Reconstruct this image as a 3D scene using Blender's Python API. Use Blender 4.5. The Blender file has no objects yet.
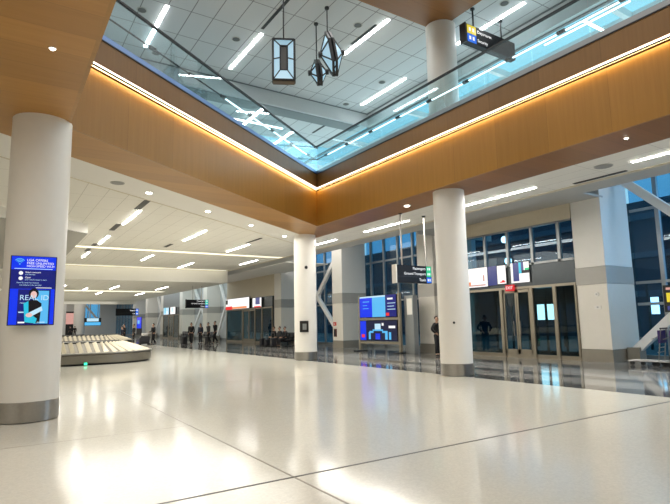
import bpy, bmesh, math, random
from mathutils import Vector, Matrix
random.seed(7)
S = bpy.context.scene
C = S.collection
PI = math.pi

# ------------------------------------------------------------------ materials
def new_mat(name):
    m = bpy.data.materials.new(name); m.use_nodes = True
    nt = m.node_tree
    b = nt.nodes.get('Principled BSDF')
    return m, nt, b
def N(nt, t, **kw):
    n = nt.nodes.new(t)
    for k, v in kw.items():
        if k in n.inputs: n.inputs[k].default_value = v
        else: setattr(n, k, v)
    return n
def L(nt, a, b): nt.links.new(a, b)
def mathn(nt, op, a, b=None, c=None):
    n = nt.nodes.new('ShaderNodeMath'); n.operation = op
    for i, v in enumerate((a, b, c)):
        if v is None: continue
        if isinstance(v, (int, float)): n.inputs[i].default_value = v
        else: nt.links.new(v, n.inputs[i])
    return n.outputs[0]
def rgba(c): return (c[0], c[1], c[2], 1.0)
def plain(name, col, rough=.5, metal=0.0, noise=.06, scale=6, spec=.5):
    m, nt, b = new_mat(name)
    b.inputs['Roughness'].default_value = rough
    b.inputs['Metallic'].default_value = metal
    b.inputs['Specular IOR Level'].default_value = spec
    tc = N(nt, 'ShaderNodeTexCoord'); nz = N(nt, 'ShaderNodeTexNoise', Scale=scale, Detail=3.0)
    L(nt, tc.outputs['Object'], nz.inputs['Vector'])
    mr = N(nt, 'ShaderNodeMapRange'); mr.inputs['To Min'].default_value = 1 - noise; mr.inputs['To Max'].default_value = 1 + noise
    L(nt, nz.outputs['Fac'], mr.inputs['Value'])
    mx = N(nt, 'ShaderNodeVectorMath', operation='SCALE'); mx.inputs[0].default_value = col
    L(nt, mr.outputs[0], mx.inputs['Scale']); L(nt, mx.outputs[0], b.inputs['Base Color'])
    return m
def emit(name, col, strength, base=(.8, .8, .8)):
    m, nt, b = new_mat(name)
    b.inputs['Base Color'].default_value = rgba(base)
    b.inputs['Emission Color'].default_value = rgba(col)
    b.inputs['Emission Strength'].default_value = strength
    b.inputs['Roughness'].default_value = .4
    return m
def screen_mat(name, c, strength=1.0):
    m, nt, b = new_mat(name)
    b.inputs['Base Color'].default_value = (.01, .01, .012, 1)
    b.inputs['Roughness'].default_value = .15
    b.inputs['Emission Color'].default_value = rgba(c); b.inputs['Emission Strength'].default_value = strength
    return m
def glass(name, tint, refl=1.0, rough=.0, opacity=0.0, body=(0, 0, 0)):
    m, nt, b = new_mat(name)
    nt.nodes.remove(b)
    out = nt.nodes.get('Material Output')
    tr = N(nt, 'ShaderNodeBsdfTransparent', Color=rgba(tint))
    gl = N(nt, 'ShaderNodeBsdfGlossy', Roughness=rough)
    fr = N(nt, 'ShaderNodeFresnel')
    geo = N(nt, 'ShaderNodeNewGeometry')
    ior = mathn(nt, 'ADD', 1.5, mathn(nt, 'MULTIPLY', geo.outputs['Backfacing'], 1 / 1.5 - 1.5))
    L(nt, ior, fr.inputs['IOR'])
    f = mathn(nt, 'MULTIPLY', fr.outputs[0], refl)
    mx = N(nt, 'ShaderNodeMixShader'); L(nt, f, mx.inputs[0]); L(nt, tr.outputs[0], mx.inputs[1]); L(nt, gl.outputs[0], mx.inputs[2])
    last = mx.outputs[0]
    if opacity > 0:
        df = N(nt, 'ShaderNodeBsdfDiffuse', Color=rgba(body))
        m2 = N(nt, 'ShaderNodeMixShader'); m2.inputs[0].default_value = opacity
        L(nt, last, m2.inputs[1]); L(nt, df.outputs[0], m2.inputs[2]); last = m2.outputs[0]
    L(nt, last, out.inputs['Surface'])
    return m
def grid_mat(name, base, line, px, py, w, ox=0., oy=0., rough=.7, hy=True):
    m, nt, b = new_mat(name)
    b.inputs['Roughness'].default_value = rough
    tc = N(nt, 'ShaderNodeTexCoord'); sp = N(nt, 'ShaderNodeSeparateXYZ'); L(nt, tc.outputs['Object'], sp.inputs[0])
    def lin(o, p, off):
        a = mathn(nt, 'ADD', o, -off + 1000 * p)
        a = mathn(nt, 'MODULO', a, p)
        return mathn(nt, 'LESS_THAN', a, w)
    fx = lin(sp.outputs[0], px, ox)
    f = fx
    if hy: f = mathn(nt, 'MAXIMUM', fx, lin(sp.outputs[1], py, oy))
    nz = N(nt, 'ShaderNodeTexNoise', Scale=40.0, Detail=2.0); L(nt, tc.outputs['Object'], nz.inputs['Vector'])
    cr = N(nt, 'ShaderNodeMix', data_type='RGBA')
    cr.inputs[6].default_value = rgba(base); cr.inputs[7].default_value = rgba([min(1, v * 1.05) for v in base])
    L(nt, nz.outputs['Fac'], cr.inputs[0])
    mx = N(nt, 'ShaderNodeMix', data_type='RGBA'); L(nt, f, mx.inputs[0]); L(nt, cr.outputs[2], mx.inputs[6]); mx.inputs[7].default_value = rgba(line)
    L(nt, mx.outputs[2], b.inputs['Base Color'])
    return m
def wood_mat(name, c1, c2, axis, plank=0., plank_axis=0, rough=.38):
    """grain runs along the local axis 'axis'; seams every 'plank' metres across plank_axis"""
    m, nt, b = new_mat(name)
    b.inputs['Roughness'].default_value = rough
    tc = N(nt, 'ShaderNodeTexCoord')
    mp = N(nt, 'ShaderNodeMapping'); sc = [14., 14., 14.]; sc[axis] = .7
    mp.inputs['Scale'].default_value = sc
    L(nt, tc.outputs['Object'], mp.inputs[0])
    nz = N(nt, 'ShaderNodeTexNoise', Scale=1.0, Detail=5.0, Roughness=.6); L(nt, mp.outputs[0], nz.inputs['Vector'])
    cr = N(nt, 'ShaderNodeMix', data_type='RGBA'); cr.inputs[6].default_value = rgba(c1); cr.inputs[7].default_value = rgba(c2)
    L(nt, nz.outputs['Fac'], cr.inputs[0])
    last = cr.outputs[2]
    if plank:
        sp = N(nt, 'ShaderNodeSeparateXYZ'); L(nt, tc.outputs['Object'], sp.inputs[0])
        o = sp.outputs[plank_axis]
        a = mathn(nt, 'ADD', o, 1000 * plank)
        q = mathn(nt, 'DIVIDE', a, plank)
        fl = mathn(nt, 'FLOOR', q)
        wn = N(nt, 'ShaderNodeTexWhiteNoise', noise_dimensions='1D'); L(nt, fl, wn.inputs['W'])
        mr = N(nt, 'ShaderNodeMapRange'); mr.inputs['To Min'].default_value = .9; mr.inputs['To Max'].default_value = 1.1
        L(nt, wn.outputs['Value'], mr.inputs['Value'])
        seam = mathn(nt, 'LESS_THAN', mathn(nt, 'FRACT', q), .006 / plank)
        k = mathn(nt, 'MULTIPLY', mr.outputs[0], mathn(nt, 'SUBTRACT', 1.0, mathn(nt, 'MULTIPLY', seam, .45)))
        vs = N(nt, 'ShaderNodeVectorMath', operation='SCALE'); L(nt, last, vs.inputs[0]); L(nt, k, vs.inputs['Scale'])
        last = vs.outputs[0]
    L(nt, last, b.inputs['Base Color'])
    return m
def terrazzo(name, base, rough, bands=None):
    m, nt, b = new_mat(name)
    tc = N(nt, 'ShaderNodeTexCoord')
    vo = N(nt, 'ShaderNodeTexVoronoi', Scale=45.0); L(nt, tc.outputs['Object'], vo.inputs['Vector'])
    nz = N(nt, 'ShaderNodeTexNoise', Scale=.6, Detail=3.0); L(nt, tc.outputs['Object'], nz.inputs['Vector'])
    sp = N(nt, 'ShaderNodeSeparateColor'); L(nt, vo.outputs['Color'], sp.inputs[0])
    k = mathn(nt, 'ADD', mathn(nt, 'MULTIPLY', sp.outputs[0], .10), mathn(nt, 'MULTIPLY', nz.outputs['Fac'], .08))
    k = mathn(nt, 'ADD', k, .91)
    vs = N(nt, 'ShaderNodeVectorMath', operation='SCALE'); L(nt, k, vs.inputs['Scale'])
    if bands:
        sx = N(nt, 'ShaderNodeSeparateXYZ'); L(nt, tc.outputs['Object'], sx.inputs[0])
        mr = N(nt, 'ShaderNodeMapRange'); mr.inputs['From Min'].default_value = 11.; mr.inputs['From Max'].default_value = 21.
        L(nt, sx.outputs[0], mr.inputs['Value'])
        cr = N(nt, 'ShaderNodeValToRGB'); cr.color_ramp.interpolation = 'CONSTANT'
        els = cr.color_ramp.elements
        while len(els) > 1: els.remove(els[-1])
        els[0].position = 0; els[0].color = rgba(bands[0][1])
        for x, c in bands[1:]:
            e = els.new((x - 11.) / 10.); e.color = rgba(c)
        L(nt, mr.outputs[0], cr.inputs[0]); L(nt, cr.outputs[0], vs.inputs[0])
    else:
        vs.inputs[0].default_value = base
    L(nt, vs.outputs[0], b.inputs['Base Color'])
    b.inputs['Roughness'].default_value = rough
    b.inputs['Specular IOR Level'].default_value = .5
    return m

M = {}
M['white'] = plain('white_paint', (.78, .755, .70), .55, noise=.02)
M['column'] = plain('column_plaster', (.80, .78, .73), .42, noise=.02)
M['gyp'] = plain('gypsum_white', (.82, .80, .75), .6, noise=.02)
M['gypgrey'] = plain('gypsum_grey', (.47, .46, .43), .6, noise=.03)
M['beige'] = plain('beige_trim', (.62, .55, .42), .5, noise=.03)
M['tile'] = grid_mat('ceiling_tile_lower', (.80, .78, .72), (.53, .51, .46), .61, 1.83, .014, .1, .2)
M['tileup'] = grid_mat('ceiling_tile_upper', (.57, .585, .59), (.22, .22, .225), .686, 1.45, .028, 4.45, 14.55)
M['upface'] = plain('upper_bulkhead_paint', (.55, .58, .58), .6, noise=.02)
M['updark'] = plain('upper_bulkhead_grey', (.20, .22, .225), .6, noise=.02)
M['floor'] = terrazzo('terrazzo_cream', (.67, .645, .56), .13)
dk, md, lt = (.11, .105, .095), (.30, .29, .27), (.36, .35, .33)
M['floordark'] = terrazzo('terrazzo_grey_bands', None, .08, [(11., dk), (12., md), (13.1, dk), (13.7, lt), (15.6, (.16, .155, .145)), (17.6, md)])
M['joint'] = plain('floor_joint_dark', (.05, .045, .04), .4)
M['jointlight'] = plain('floor_joint_brown', (.25, .22, .17), .4)
M['wood_f'] = wood_mat('oak_fascia', (.30, .145, .026), (.41, .21, .046), 2, 1.52, 0, .36)
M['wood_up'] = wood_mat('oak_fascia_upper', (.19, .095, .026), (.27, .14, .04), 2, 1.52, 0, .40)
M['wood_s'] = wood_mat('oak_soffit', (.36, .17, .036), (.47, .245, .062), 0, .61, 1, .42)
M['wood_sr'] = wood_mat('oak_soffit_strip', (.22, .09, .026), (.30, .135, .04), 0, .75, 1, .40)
M['steel'] = plain('brushed_steel', (.40, .385, .36), .28, 1.0, noise=.08, scale=20)
M['dsteel'] = plain('dark_steel', (.035, .036, .038), .35, .6)
M['frame'] = plain('bronze_frame', (.36, .32, .25), .35, .7)
M['alu'] = plain('grey_aluminium', (.33, .35, .36), .35, .8)
M['black'] = plain('black_plastic', (.012, .012, .013), .4)
M['rubber'] = plain('black_rubber', (.018, .018, .018), .6)
M['cladlight'] = plain('pillar_cladding_upper', (.80, .775, .72), .35, noise=.02)
M['cladband'] = plain('pillar_band_grey', (.44, .42, .38), .35, noise=.04)
M['cladlow'] = plain('pillar_cladding_lower', (.74, .70, .62), .35, noise=.03)
M['cladbase'] = plain('pillar_base_stone', (.26, .235, .19), .35, noise=.06)
M['wallgrey'] = plain('grey_wall_panel', (.56, .58, .59), .45, noise=.03)
M['wallband'] = plain('grey_wall_band', (.25, .26, .265), .45, noise=.03)
M['whitesteel'] = plain('white_painted_steel', (.80, .80, .79), .35, noise=.02)
M['led'] = emit('led_strip_white', (1.0, .97, .91), 30.)
M['ledcool'] = emit('led_strip_cool', (.95, .98, 1.0), 22.)
M['ledline'] = emit('led_line_gallery', (.95, .99, 1.0), 4.0)
M['ledfront'] = emit('led_line_diffuser', (1.0, .95, .85), 3.0)
M['ledwarm'] = emit('led_warm_underside', (1.0, .70, .28), 11.)
M['railglint'] = emit('handrail_glint', (.92, .98, 1.0), 2.2)  # lights reflected along the metal handrail, put in as emission
M['cove'] = emit('cove_diffuser', (1.0, .93, .68), 1.15)
M['down'] = emit('downlight_lens', (1.0, .96, .86), 18.)
M['doorlamp'] = emit('vestibule_lamp', (1.0, .97, .9), 5.)
M['vent'] = plain('vent_grey', (.11, .11, .105), .5)
M['speaker'] = plain('speaker_grille', (.30, .30, .29), .6)
M['railglass'] = glass('railing_glass', (.87, .965, .985), 1.0)
M['shoe'] = plain('shoe_blue_reflection', (.24, .40, .75), .2, .2)  # blue of the sky mirrored in the glass, put into the channel's colour
M['winglass'] = glass('window_glass_blue', (.45, .68, .82), 1.0)
M['doorglass'] = glass('door_glass_tinted', (.42, .60, .66), 1.3)
M['pend_glass'] = emit('lantern_glass', (.42, .72, .92), .55, (.35, .45, .5))
M['pend_core'] = plain('lantern_core', (.10, .105, .105), .5)
M['slat'] = plain('carousel_slat', (.56, .50, .37), .35, .2, noise=.08)
M['slatgap'] = plain('carousel_slat_gap', (.20, .18, .145), .5)
M['skirt'] = plain('carousel_skirt', (.20, .185, .155), .3, .8)
M['skin'] = plain('skin', (.50, .30, .21), .55)
M['hair'] = plain('hair_dark', (.02, .015, .012), .6)
M['cloth_black'] = plain('cloth_black', (.014, .014, .016), .85)
M['cloth_navy'] = plain('cloth_navy', (.02, .025, .045), .85)
M['cloth_grey'] = plain('cloth_charcoal', (.04, .04, .042), .85)
M['cloth_white'] = plain('cloth_offwhite', (.65, .63, .6), .85)
M['outdark'] = plain('outside_dark_concrete', (.014, .030, .052), .8, noise=.25, scale=.4)
M['asphalt'] = plain('outside_asphalt', (.05, .055, .06), .7)
M['outlight'] = emit('outside_lit_window', (.92, 1.0, 1.0), 4.0)
M['outglint'] = emit('outside_glint', (1., .97, .9), 6.)
M['s_blue'] = screen_mat('screen_blue', (.0, .035, .90), .95)
M['s_navy'] = screen_mat('screen_navy', (.004, .01, .22), .8)
M['s_deep'] = screen_mat('screen_night', (.004, .008, .045), .9)
M['s_sky'] = screen_mat('screen_sky', (.10, .50, .90), 1.0)
M['s_cyan'] = screen_mat('screen_cyan', (.02, .55, .75), 1.0)
M['s_white'] = screen_mat('screen_white', (1, .98, .96), 1.1)
M['s_pale'] = screen_mat('screen_pale_blue', (.55, .80, .95), 1.0)
M['s_red'] = screen_mat('screen_red', (.85, .03, .03), 1.0)
M['s_orange'] = screen_mat('screen_orange', (.95, .30, .10), 1.0)
M['s_purple'] = screen_mat('screen_violet', (.05, .06, .22), 1.0)
M['s_skin'] = screen_mat('screen_skin', (.85, .55, .50), 1.0)
M['s_black'] = screen_mat('screen_black', (.004, .004, .008), .5)
M['s_green'] = screen_mat('sign_green', (.02, .62, .25), 1.0)
M['s_teal'] = screen_mat('sign_teal', (.03, .60, .45), 1.0)
M['s_bl2'] = screen_mat('sign_blue', (.02, .16, .80), 1.0)
M['s_yellow'] = screen_mat('sign_yellow', (.90, .72, .05), .9)
M['s_pink'] = screen_mat('poster_pink', (.80, .42, .36), .8)
M['letter'] = screen_mat('letter_white', (1, 1, 1), 1.0)
M['signblack'] = plain('sign_black', (.010, .010, .012), .45, spec=.2)
M['exitred'] = screen_mat('exit_red', (.75, .02, .03), .9)
M['purple'] = plain('cart_purple_plastic', (.055, .03, .14), .4)
M['red'] = plain('red_paint', (.55, .03, .02), .4)
M['luggage'] = plain('luggage_shell', (.03, .03, .035), .35)

# ------------------------------------------------------------------ builders
def tag(o, label=None, cat=None, group=None, kind=None):
    if label: o['label'] = label
    if cat: o['category'] = cat
    if group: o['group'] = group
    if kind: o['kind'] = kind
    return o
def thing(name, label, cat, loc=(0, 0, 0), group=None):
    o = bpy.data.objects.new(name, None); C.objects.link(o); o.location = loc
    o.empty_display_size = .2
    return tag(o, label, cat, group)
class MB:
    def __init__(s): s.bm = bmesh.new()
    def hexa(s, pts):
        v = [s.bm.verts.new(p) for p in pts]
        for f in ((0, 3, 2, 1), (4, 5, 6, 7), (0, 1, 5, 4), (1, 2, 6, 5), (2, 3, 7, 6), (3, 0, 4, 7)):
            s.bm.faces.new([v[i] for i in f])
        return s
    def box(s, x0, x1, y0, y1, z0, z1):
        return s.hexa([(x0, y0, z0), (x1, y0, z0), (x1, y1, z0), (x0, y1, z0), (x0, y0, z1), (x1, y0, z1), (x1, y1, z1), (x0, y1, z1)])
    def prism(s, poly, z0, z1):
        n = len(poly)
        a = [s.bm.verts.new((p[0], p[1], z0)) for p in poly]; b = [s.bm.verts.new((p[0], p[1], z1)) for p in poly]
        f1 = s.bm.faces.new(a); f2 = s.bm.faces.new(b)
        for i in range(n): s.bm.faces.new((a[i], a[(i + 1) % n], b[(i + 1) % n], b[i]))
        bmesh.ops.recalc_face_normals(s.bm, faces=s.bm.faces[:])
        bmesh.ops.triangulate(s.bm, faces=[f for f in (f1, f2) if len(f.verts) > 4])
        return s
    def extr(s, poly, d):
        """poly: list of 3D points of one face, extruded by vector d"""
        n = len(poly); d = Vector(d)
        a = [s.bm.verts.new(p) for p in poly]; b = [s.bm.verts.new(Vector(p) + d) for p in poly]
        s.bm.faces.new(a); s.bm.faces.new(b)
        for i in range(n): s.bm.faces.new((a[i], a[(i + 1) % n], b[(i + 1) % n], b[i]))
        bmesh.ops.recalc_face_normals(s.bm, faces=s.bm.faces[:])
        return s
    def cyl(s, p0, p1, r0, r1=None, seg=16):
        p0, p1 = Vector(p0), Vector(p1); r1 = r0 if r1 is None else r1
        d = (p1 - p0).normalized()
        u = d.orthogonal().normalized(); w = d.cross(u)
        a, b = [], []
        for i in range(seg):
            t = 2 * PI * i / seg; o = u * math.cos(t) + w * math.sin(t)
            a.append(s.bm.verts.new(p0 + o * r0)); b.append(s.bm.verts.new(p1 + o * r1))
        for i in range(seg): s.bm.faces.new((a[i], a[(i + 1) % seg], b[(i + 1) % seg], b[i]))
        s.bm.faces.new(a[::-1]); s.bm.faces.new(b)
        return s
    def bar(s, p0, p1, w, h=None):
        p0, p1 = Vector(p0), Vector(p1); h = w if h is None else h
        d = (p1 - p0).normalized()
        up = Vector((0, 0, 1)) if abs(d.z) < .95 else Vector((0, 1, 0))
        u = d.cross(up).normalized() * w / 2; v = u.cross(d).normalized() * h / 2
        return s.hexa([p0 - u - v, p0 + u - v, p0 + u + v, p0 - u + v, p1 - u - v, p1 + u - v, p1 + u + v, p1 - u + v])
    def lathe(s, prof, cx=0, cy=0, seg=32):
        rings = []
        for r, z in prof:
            rings.append([s.bm.verts.new((cx + r * math.cos(2 * PI * i / seg), cy + r * math.sin(2 * PI * i / seg), z)) for i in range(seg)])
        for a, b in zip(rings, rings[1:]):
            for i in range(seg): s.bm.faces.new((a[i], a[(i + 1) % seg], b[(i + 1) % seg], b[i]))
        s.bm.faces.new(rings[0][::-1]); s.bm.faces.new(rings[-1])
        return s
    def ball(s, c, r, seg=10):
        bmesh.ops.create_uvsphere(s.bm, u_segments=seg, v_segments=max(6, seg // 2 + 1), radius=r, matrix=Matrix.Translation(Vector(c)))
        return s
    def build(s, name, mat, parent=None, smooth=False, world=True, bevel=0):
        """geometry is in world metres; with a parent it is shifted to the parent's base"""
        if parent is not None and world:
            p = Vector((0, 0, 0)); q = parent
            while q is not None: p += q.location; q = q.parent
            bmesh.ops.translate(s.bm, vec=-p, verts=s.bm.verts[:])
        bmesh.ops.recalc_face_normals(s.bm, faces=s.bm.faces[:])
        me = bpy.data.meshes.new(name); s.bm.to_mesh(me); s.bm.free()
        me.materials.append(mat)
        if smooth:
            me.polygons.foreach_set('use_smooth', [True] * len(me.polygons))
            try: me.set_sharp_from_angle(angle=math.radians(40))
            except Exception: pass
        o = bpy.data.objects.new(name, me); C.objects.link(o)
        if parent is not None: o.parent = parent
        if bevel:
            bv = o.modifiers.new('b', 'BEVEL'); bv.width = bevel; bv.segments = 2; bv.limit_method = 'ANGLE'
        return o
def struct(name, mb, mat, **k): return tag(mb.build(name, mat, **k), kind='structure')
def copy_tree(o, parent=None, label=None):
    c = o.copy(); C.objects.link(c)
    if parent is not None: c.parent = parent
    if label: c['label'] = label
    for ch in list(o.children): copy_tree(ch, c)
    return c
def lettering(txt, size, M4, mat, parent, align='LEFT', name='lettering'):
    cu = bpy.data.curves.new(name, 'FONT'); cu.body = txt; cu.size = size; cu.extrude = .002
    cu.align_x = align; cu.align_y = 'CENTER'; cu.materials.append(mat)
    o = bpy.data.objects.new(name, cu); C.objects.link(o)
    bpy.context.view_layer.update()
    me = bpy.data.meshes.new_from_object(o.evaluated_get(bpy.context.evaluated_depsgraph_get()))
    bpy.data.objects.remove(o); bpy.data.curves.remove(cu)
    me.materials.clear(); me.materials.append(mat)
    o = bpy.data.objects.new(name, me); C.objects.link(o)
    p = Vector((0, 0, 0)); q = parent
    while q is not None: p += q.location; q = q.parent
    o.parent = parent
    o.matrix_local = Matrix.Translation(-p) @ M4
    return o
def face_matrix(pos, right, up=(0, 0, 1)):
    r = Vector(right).normalized(); u = Vector(up).normalized(); n = r.cross(u)
    m = Matrix((r, u, n)).transposed().to_4x4(); m.translation = Vector(pos)
    return m

# ------------------------------------------------------------------ geometry of the place
H = 1.6
YA, PITCH, ROLL, FPX = .577133, .134031, -.019458, 520.33
BD = Vector((math.sin(math.radians(54.87)), math.cos(math.radians(54.87))))   # direction of the slanted balcony edge
BN = Vector((-BD.y, BD.x))
c1 = Vector((1.036, 10.995)); c3 = Vector((10.76, 17.835))
ZS, ZL, ZT = 5.5, 6.955, 7.57                                                       # soffit, light line, deck edge
Y0 = -9.0
pts = [Vector((1.036, Y0)), c1, c3, Vector((10.76, Y0))]
def offset_poly(pts, d):
    out = []
    n = len(pts)
    dirs = [(pts[i + 1] - pts[i]).normalized() for i in range(n - 1)]
    nor = [Vector((-v.y, v.x)) for v in dirs]
    for i in range(n):
        if i == 0: out.append(pts[0] + nor[0] * d)
        elif i == n - 1: out.append(pts[-1] + nor[-1] * d)
        else:
            a, b = nor[i - 1], nor[i]
            m = (a + b).normalized(); out.append(pts[i] + m * (d / m.dot(a)))
    return out
def edge_run(name, d0, d1, z0, z1, mat, i, kind='structure'):
    """one straight run of the balcony edge between offsets d0..d1, as an object whose local x runs along the edge"""
    a, b = offset_poly(pts, d0), offset_poly(pts, d1)
    poly = [a[i], a[i + 1], b[i + 1], b[i]]
    o0 = pts[i]; dr = (pts[i + 1] - pts[i]).normalized(); nn = Vector((-dr.y, dr.x))
    loc = [((p - o0).dot(dr), (p - o0).dot(nn)) for p in poly]
    mb = MB().prism(loc, z0, z1)
    o = mb.build(name, mat); o.location = (o0.x, o0.y, 0); o.rotation_euler = (0, 0, math.atan2(dr.y, dr.x))
    if kind: o['kind'] = kind
    return o
RUN = ('near', 'left', 'right')
for i, nm in enumerate(RUN):
    edge_run('wall_balcony_lower_' + nm, .03, .09, ZS - .012, ZL - .02, M['wood_f'], i)
    edge_run('wall_balcony_upper_' + nm, -.15, .30, ZL + .045, ZT - .03, M['wood_up'], i)
    edge_run('trim_balcony_%d' % (i + 1), -.165, .32, ZT - .03, ZT, M['dsteel'], i)
# the luminous line under the upper fascia
names = ('luminous line light along the near balcony edge overhead', 'luminous line light along the slanted left balcony face',
         'luminous line light along the right balcony face')
for i, nm in enumerate(RUN):
    if i == 0: continue
    o = edge_run('line_light', -.15, -.12, ZL - .008, ZL + .035, M['ledfront'], i, None)
    tag(o, names[i], 'light')
    h = edge_run('light_housing', -.154, -.11, ZL - .030, ZL - .008, M['dsteel'], i, None)
    h.parent = o; h.matrix_parent_inverse = Matrix(); h.location = (0, 0, 0); h.rotation_euler = (0, 0, 0)
    g = edge_run('glow_strip', -.10, .0, ZL + .02, ZL + .04, M['ledwarm'], i, None)
    g.parent = o; g.matrix_parent_inverse = Matrix(); g.location = (0, 0, 0); g.rotation_euler = (0, 0, 0)
# deck slab (hidden inside) and soffits
d_a, d_b = offset_poly(pts, .30), offset_poly(pts, 1.50)
rear3 = d_b[2]
def rear_at(x, off=0.0):
    p = d_b[1] + BN * off
    return Vector((x, p.y + (x - p.x) * BD.y / BD.x))
XL = -10.0
so = offset_poly(pts, .09)
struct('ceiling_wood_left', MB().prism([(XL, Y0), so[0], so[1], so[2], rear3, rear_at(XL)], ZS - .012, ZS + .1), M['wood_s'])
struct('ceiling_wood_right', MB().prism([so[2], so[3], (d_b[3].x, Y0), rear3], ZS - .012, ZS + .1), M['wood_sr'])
# deck floor slab above
XG = 20.3
struct('floor_deck_left', MB().prism([(XL, Y0), (pts[0].x - .3, Y0), d_a[1], d_a[2], (10.76, 42), (XL, 42)], ZT - .25, ZT - .03), M['white'])
struct('floor_deck_right', MB().prism([d_a[2], (d_a[3].x, Y0), (18.2, Y0), (18.2, 42), (10.76, 42)], ZT - .25, ZT - .03), M['white'])

# white lower ceiling
XE = 15.4
j = 1.40
r_far = rear_at(12.25 + .3, 0)
g3 = d_b[2] + Vector((0, 0))
jx = 12.25
jp = rear_at(jx, j)
struct('ceiling_band', MB().prism([rear_at(XL), rear3, (jx, rear3.y + .01), jp, rear_at(XL, j)], ZS, ZS + .1), M['gyp'])
struct('trim_ceiling_1', MB().prism([rear_at(XL, j), jp, jp + BN * .035, rear_at(XL, j) + BN * .035], ZS - .012, ZS + .05), M['beige'])
YC1, YC2 = 27.4, 36.2
struct('ceiling_main', MB().prism([rear_at(XL, j), jp, (14.25, jp.y), (14.25, YC1), (XL, YC1)], ZS, ZS + .1), M['tile'])
struct('ceiling_between', MB().box(XL, 14.25, YC1 + .8, YC2 - .35, ZS, ZS + .1), M['tile'])
struct('ceiling_right', MB().box(jx, 14.25, Y0, jp.y, ZS, ZS + .1), M['tile'])
struct('trim_ceiling_2', MB().box(14.25, 14.40, Y0, 70, ZS - .02, ZS + .1), M['beige'])
struct('ceiling_edge', MB().box(14.40, XE, Y0, 70, ZS, ZS + .1), M['gypgrey'])
struct('wall_ceiling_step', MB().box(XE - .06, XE, Y0, 70, ZS + .1, 7.4), M['gypgrey'])
# coves
def cove(y, x0, x1, w, label):
    t = thing('cove_light', label, 'light', ((x0 + x1) / 2, y, ZS))
    MB().box(x0, x1, y, y + w, ZS + .012, ZS + .04).build('diffuser', M['cove'], t)
    MB().box(x0, x1, y, y + .04, ZS - .01, ZS + .05).box(x0, x1, y + w - .04, y + w, ZS - .01, ZS + .05).build('frame', M['beige'], t)
cove(YC1, XL, 14.25, .8, 'long pale yellow ceiling cove light crossing the left ceiling, the one nearer the wood')
cove(YC2 - .35, XL, 14.0, .35 + .3, 'long pale yellow ceiling cove light along the top of the first beam')
# first beam and the lower ceiling beyond
ZB = 4.62
struct('wall_beam_front', MB().box(XL, 14.0, 36.5, 36.7, ZB, ZS + .1), M['beige'] if False else M['gyp'])
struct('ceiling_low', MB().box(XL, 14.0, 36.7, 69, ZB - .0, ZB + .1), M['tile'])
struct('wall_beam_side', MB().box(14.0, 14.25, 36.5, 69, ZB, ZS + .1), M['gyp'])
t = thing('cove_light', 'far pale cove light across the lower ceiling beyond the first beam', 'light', (4, 47.8, ZB))
MB().box(XL, 12.6, 47.4, 48.6, ZB - .015, ZB - .003).build('diffuser', M['cove'], t)
struct('wall_beam_far', MB().box(XL, 14.25, 66, 66.3, 4.2, ZB), M['gyp'])
struct('ceiling_far', MB().box(XL, 24, 69, 114, 7., 7.1), M['gyp'])
# dropped box at left
bx = Vector((2.77, 21.5))
bl = bx - BD * ((bx.x - XL) / BD.x)
struct('wall_dropped_box', MB().prism([bx, (bx.x, 36.4), (XL, 36.4), bl], 5.12, 5.14), M['gypgrey'])
struct('wall_dropped_box_front', MB().prism([bx, bl, bl + BN * .06, bx + BN * .06], 5.12, ZS), M['gyp'])
struct('wall_dropped_box_side', MB().box(bx.x - .05, bx.x, bx.y + .05, 36.4, 5.14, ZS), M['gyp'])

# floor
struct('floor', MB().box(-12, 11.25, Y0 - 1, 114, -.1, 0), M['floor'])
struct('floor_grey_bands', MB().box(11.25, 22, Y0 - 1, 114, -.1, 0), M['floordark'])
struct('trim_floor_1', MB().box(-12, 12.9, 5.035, 5.07, -.01, .002), M['joint'])
struct('trim_floor_2', MB().box(2.71, 2.732, Y0, 14.2, -.01, .0015), M['jointlight'])
struct('trim_floor_3', MB().box(-12, 11.25, 14.19, 14.205, -.01, .0012), M['jointlight'])
struct('trim_floor_4', MB().box(12.9, 18, 8.55, 8.57, -.01, .0015), M['joint'])
struct('floor_joint_pale', MB().box(-12, 2.71, 8.55, 8.565, -.01, .001), M['jointlight'])

# enclosing walls (behind and beside the viewer, far end)
struct('wall_back', MB().box(-12, 22, Y0 - .3, Y0, 0, 5.5), M['white'])
struct('wall_back_upper', MB().box(-12, 22, Y0 - .3, Y0, 7.4, 11.2), M['upface'])
struct('wall_left', MB().box(-10.3, -10, Y0, 114, 0, 11.2), M['white'])
struct('wall_far', MB().box(-12, 13.6, 112, 112.3, 0, 7.).box(17.4, 24, 112, 112.3, 0, 7.).box(13.6, 17.4, 112, 112.3, 0, 2.2), M['white'])
fw_ = struct('window_7', MB().box(13.6, 13.8, 112, 112.2, 2.2, 7).box(15.4, 15.6, 112, 112.2, 2.2, 7).box(17.2, 17.4, 112, 112.2, 2.2, 7).bar((13.8, 111.8, 6.8), (17.2, 111.8, 2.6), .35), M['whitesteel'])
MB().box(13.6, 17.4, 112.1, 112.12, 2.2, 7).build('window_glass', M['railglass'], fw_, world=False)

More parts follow.
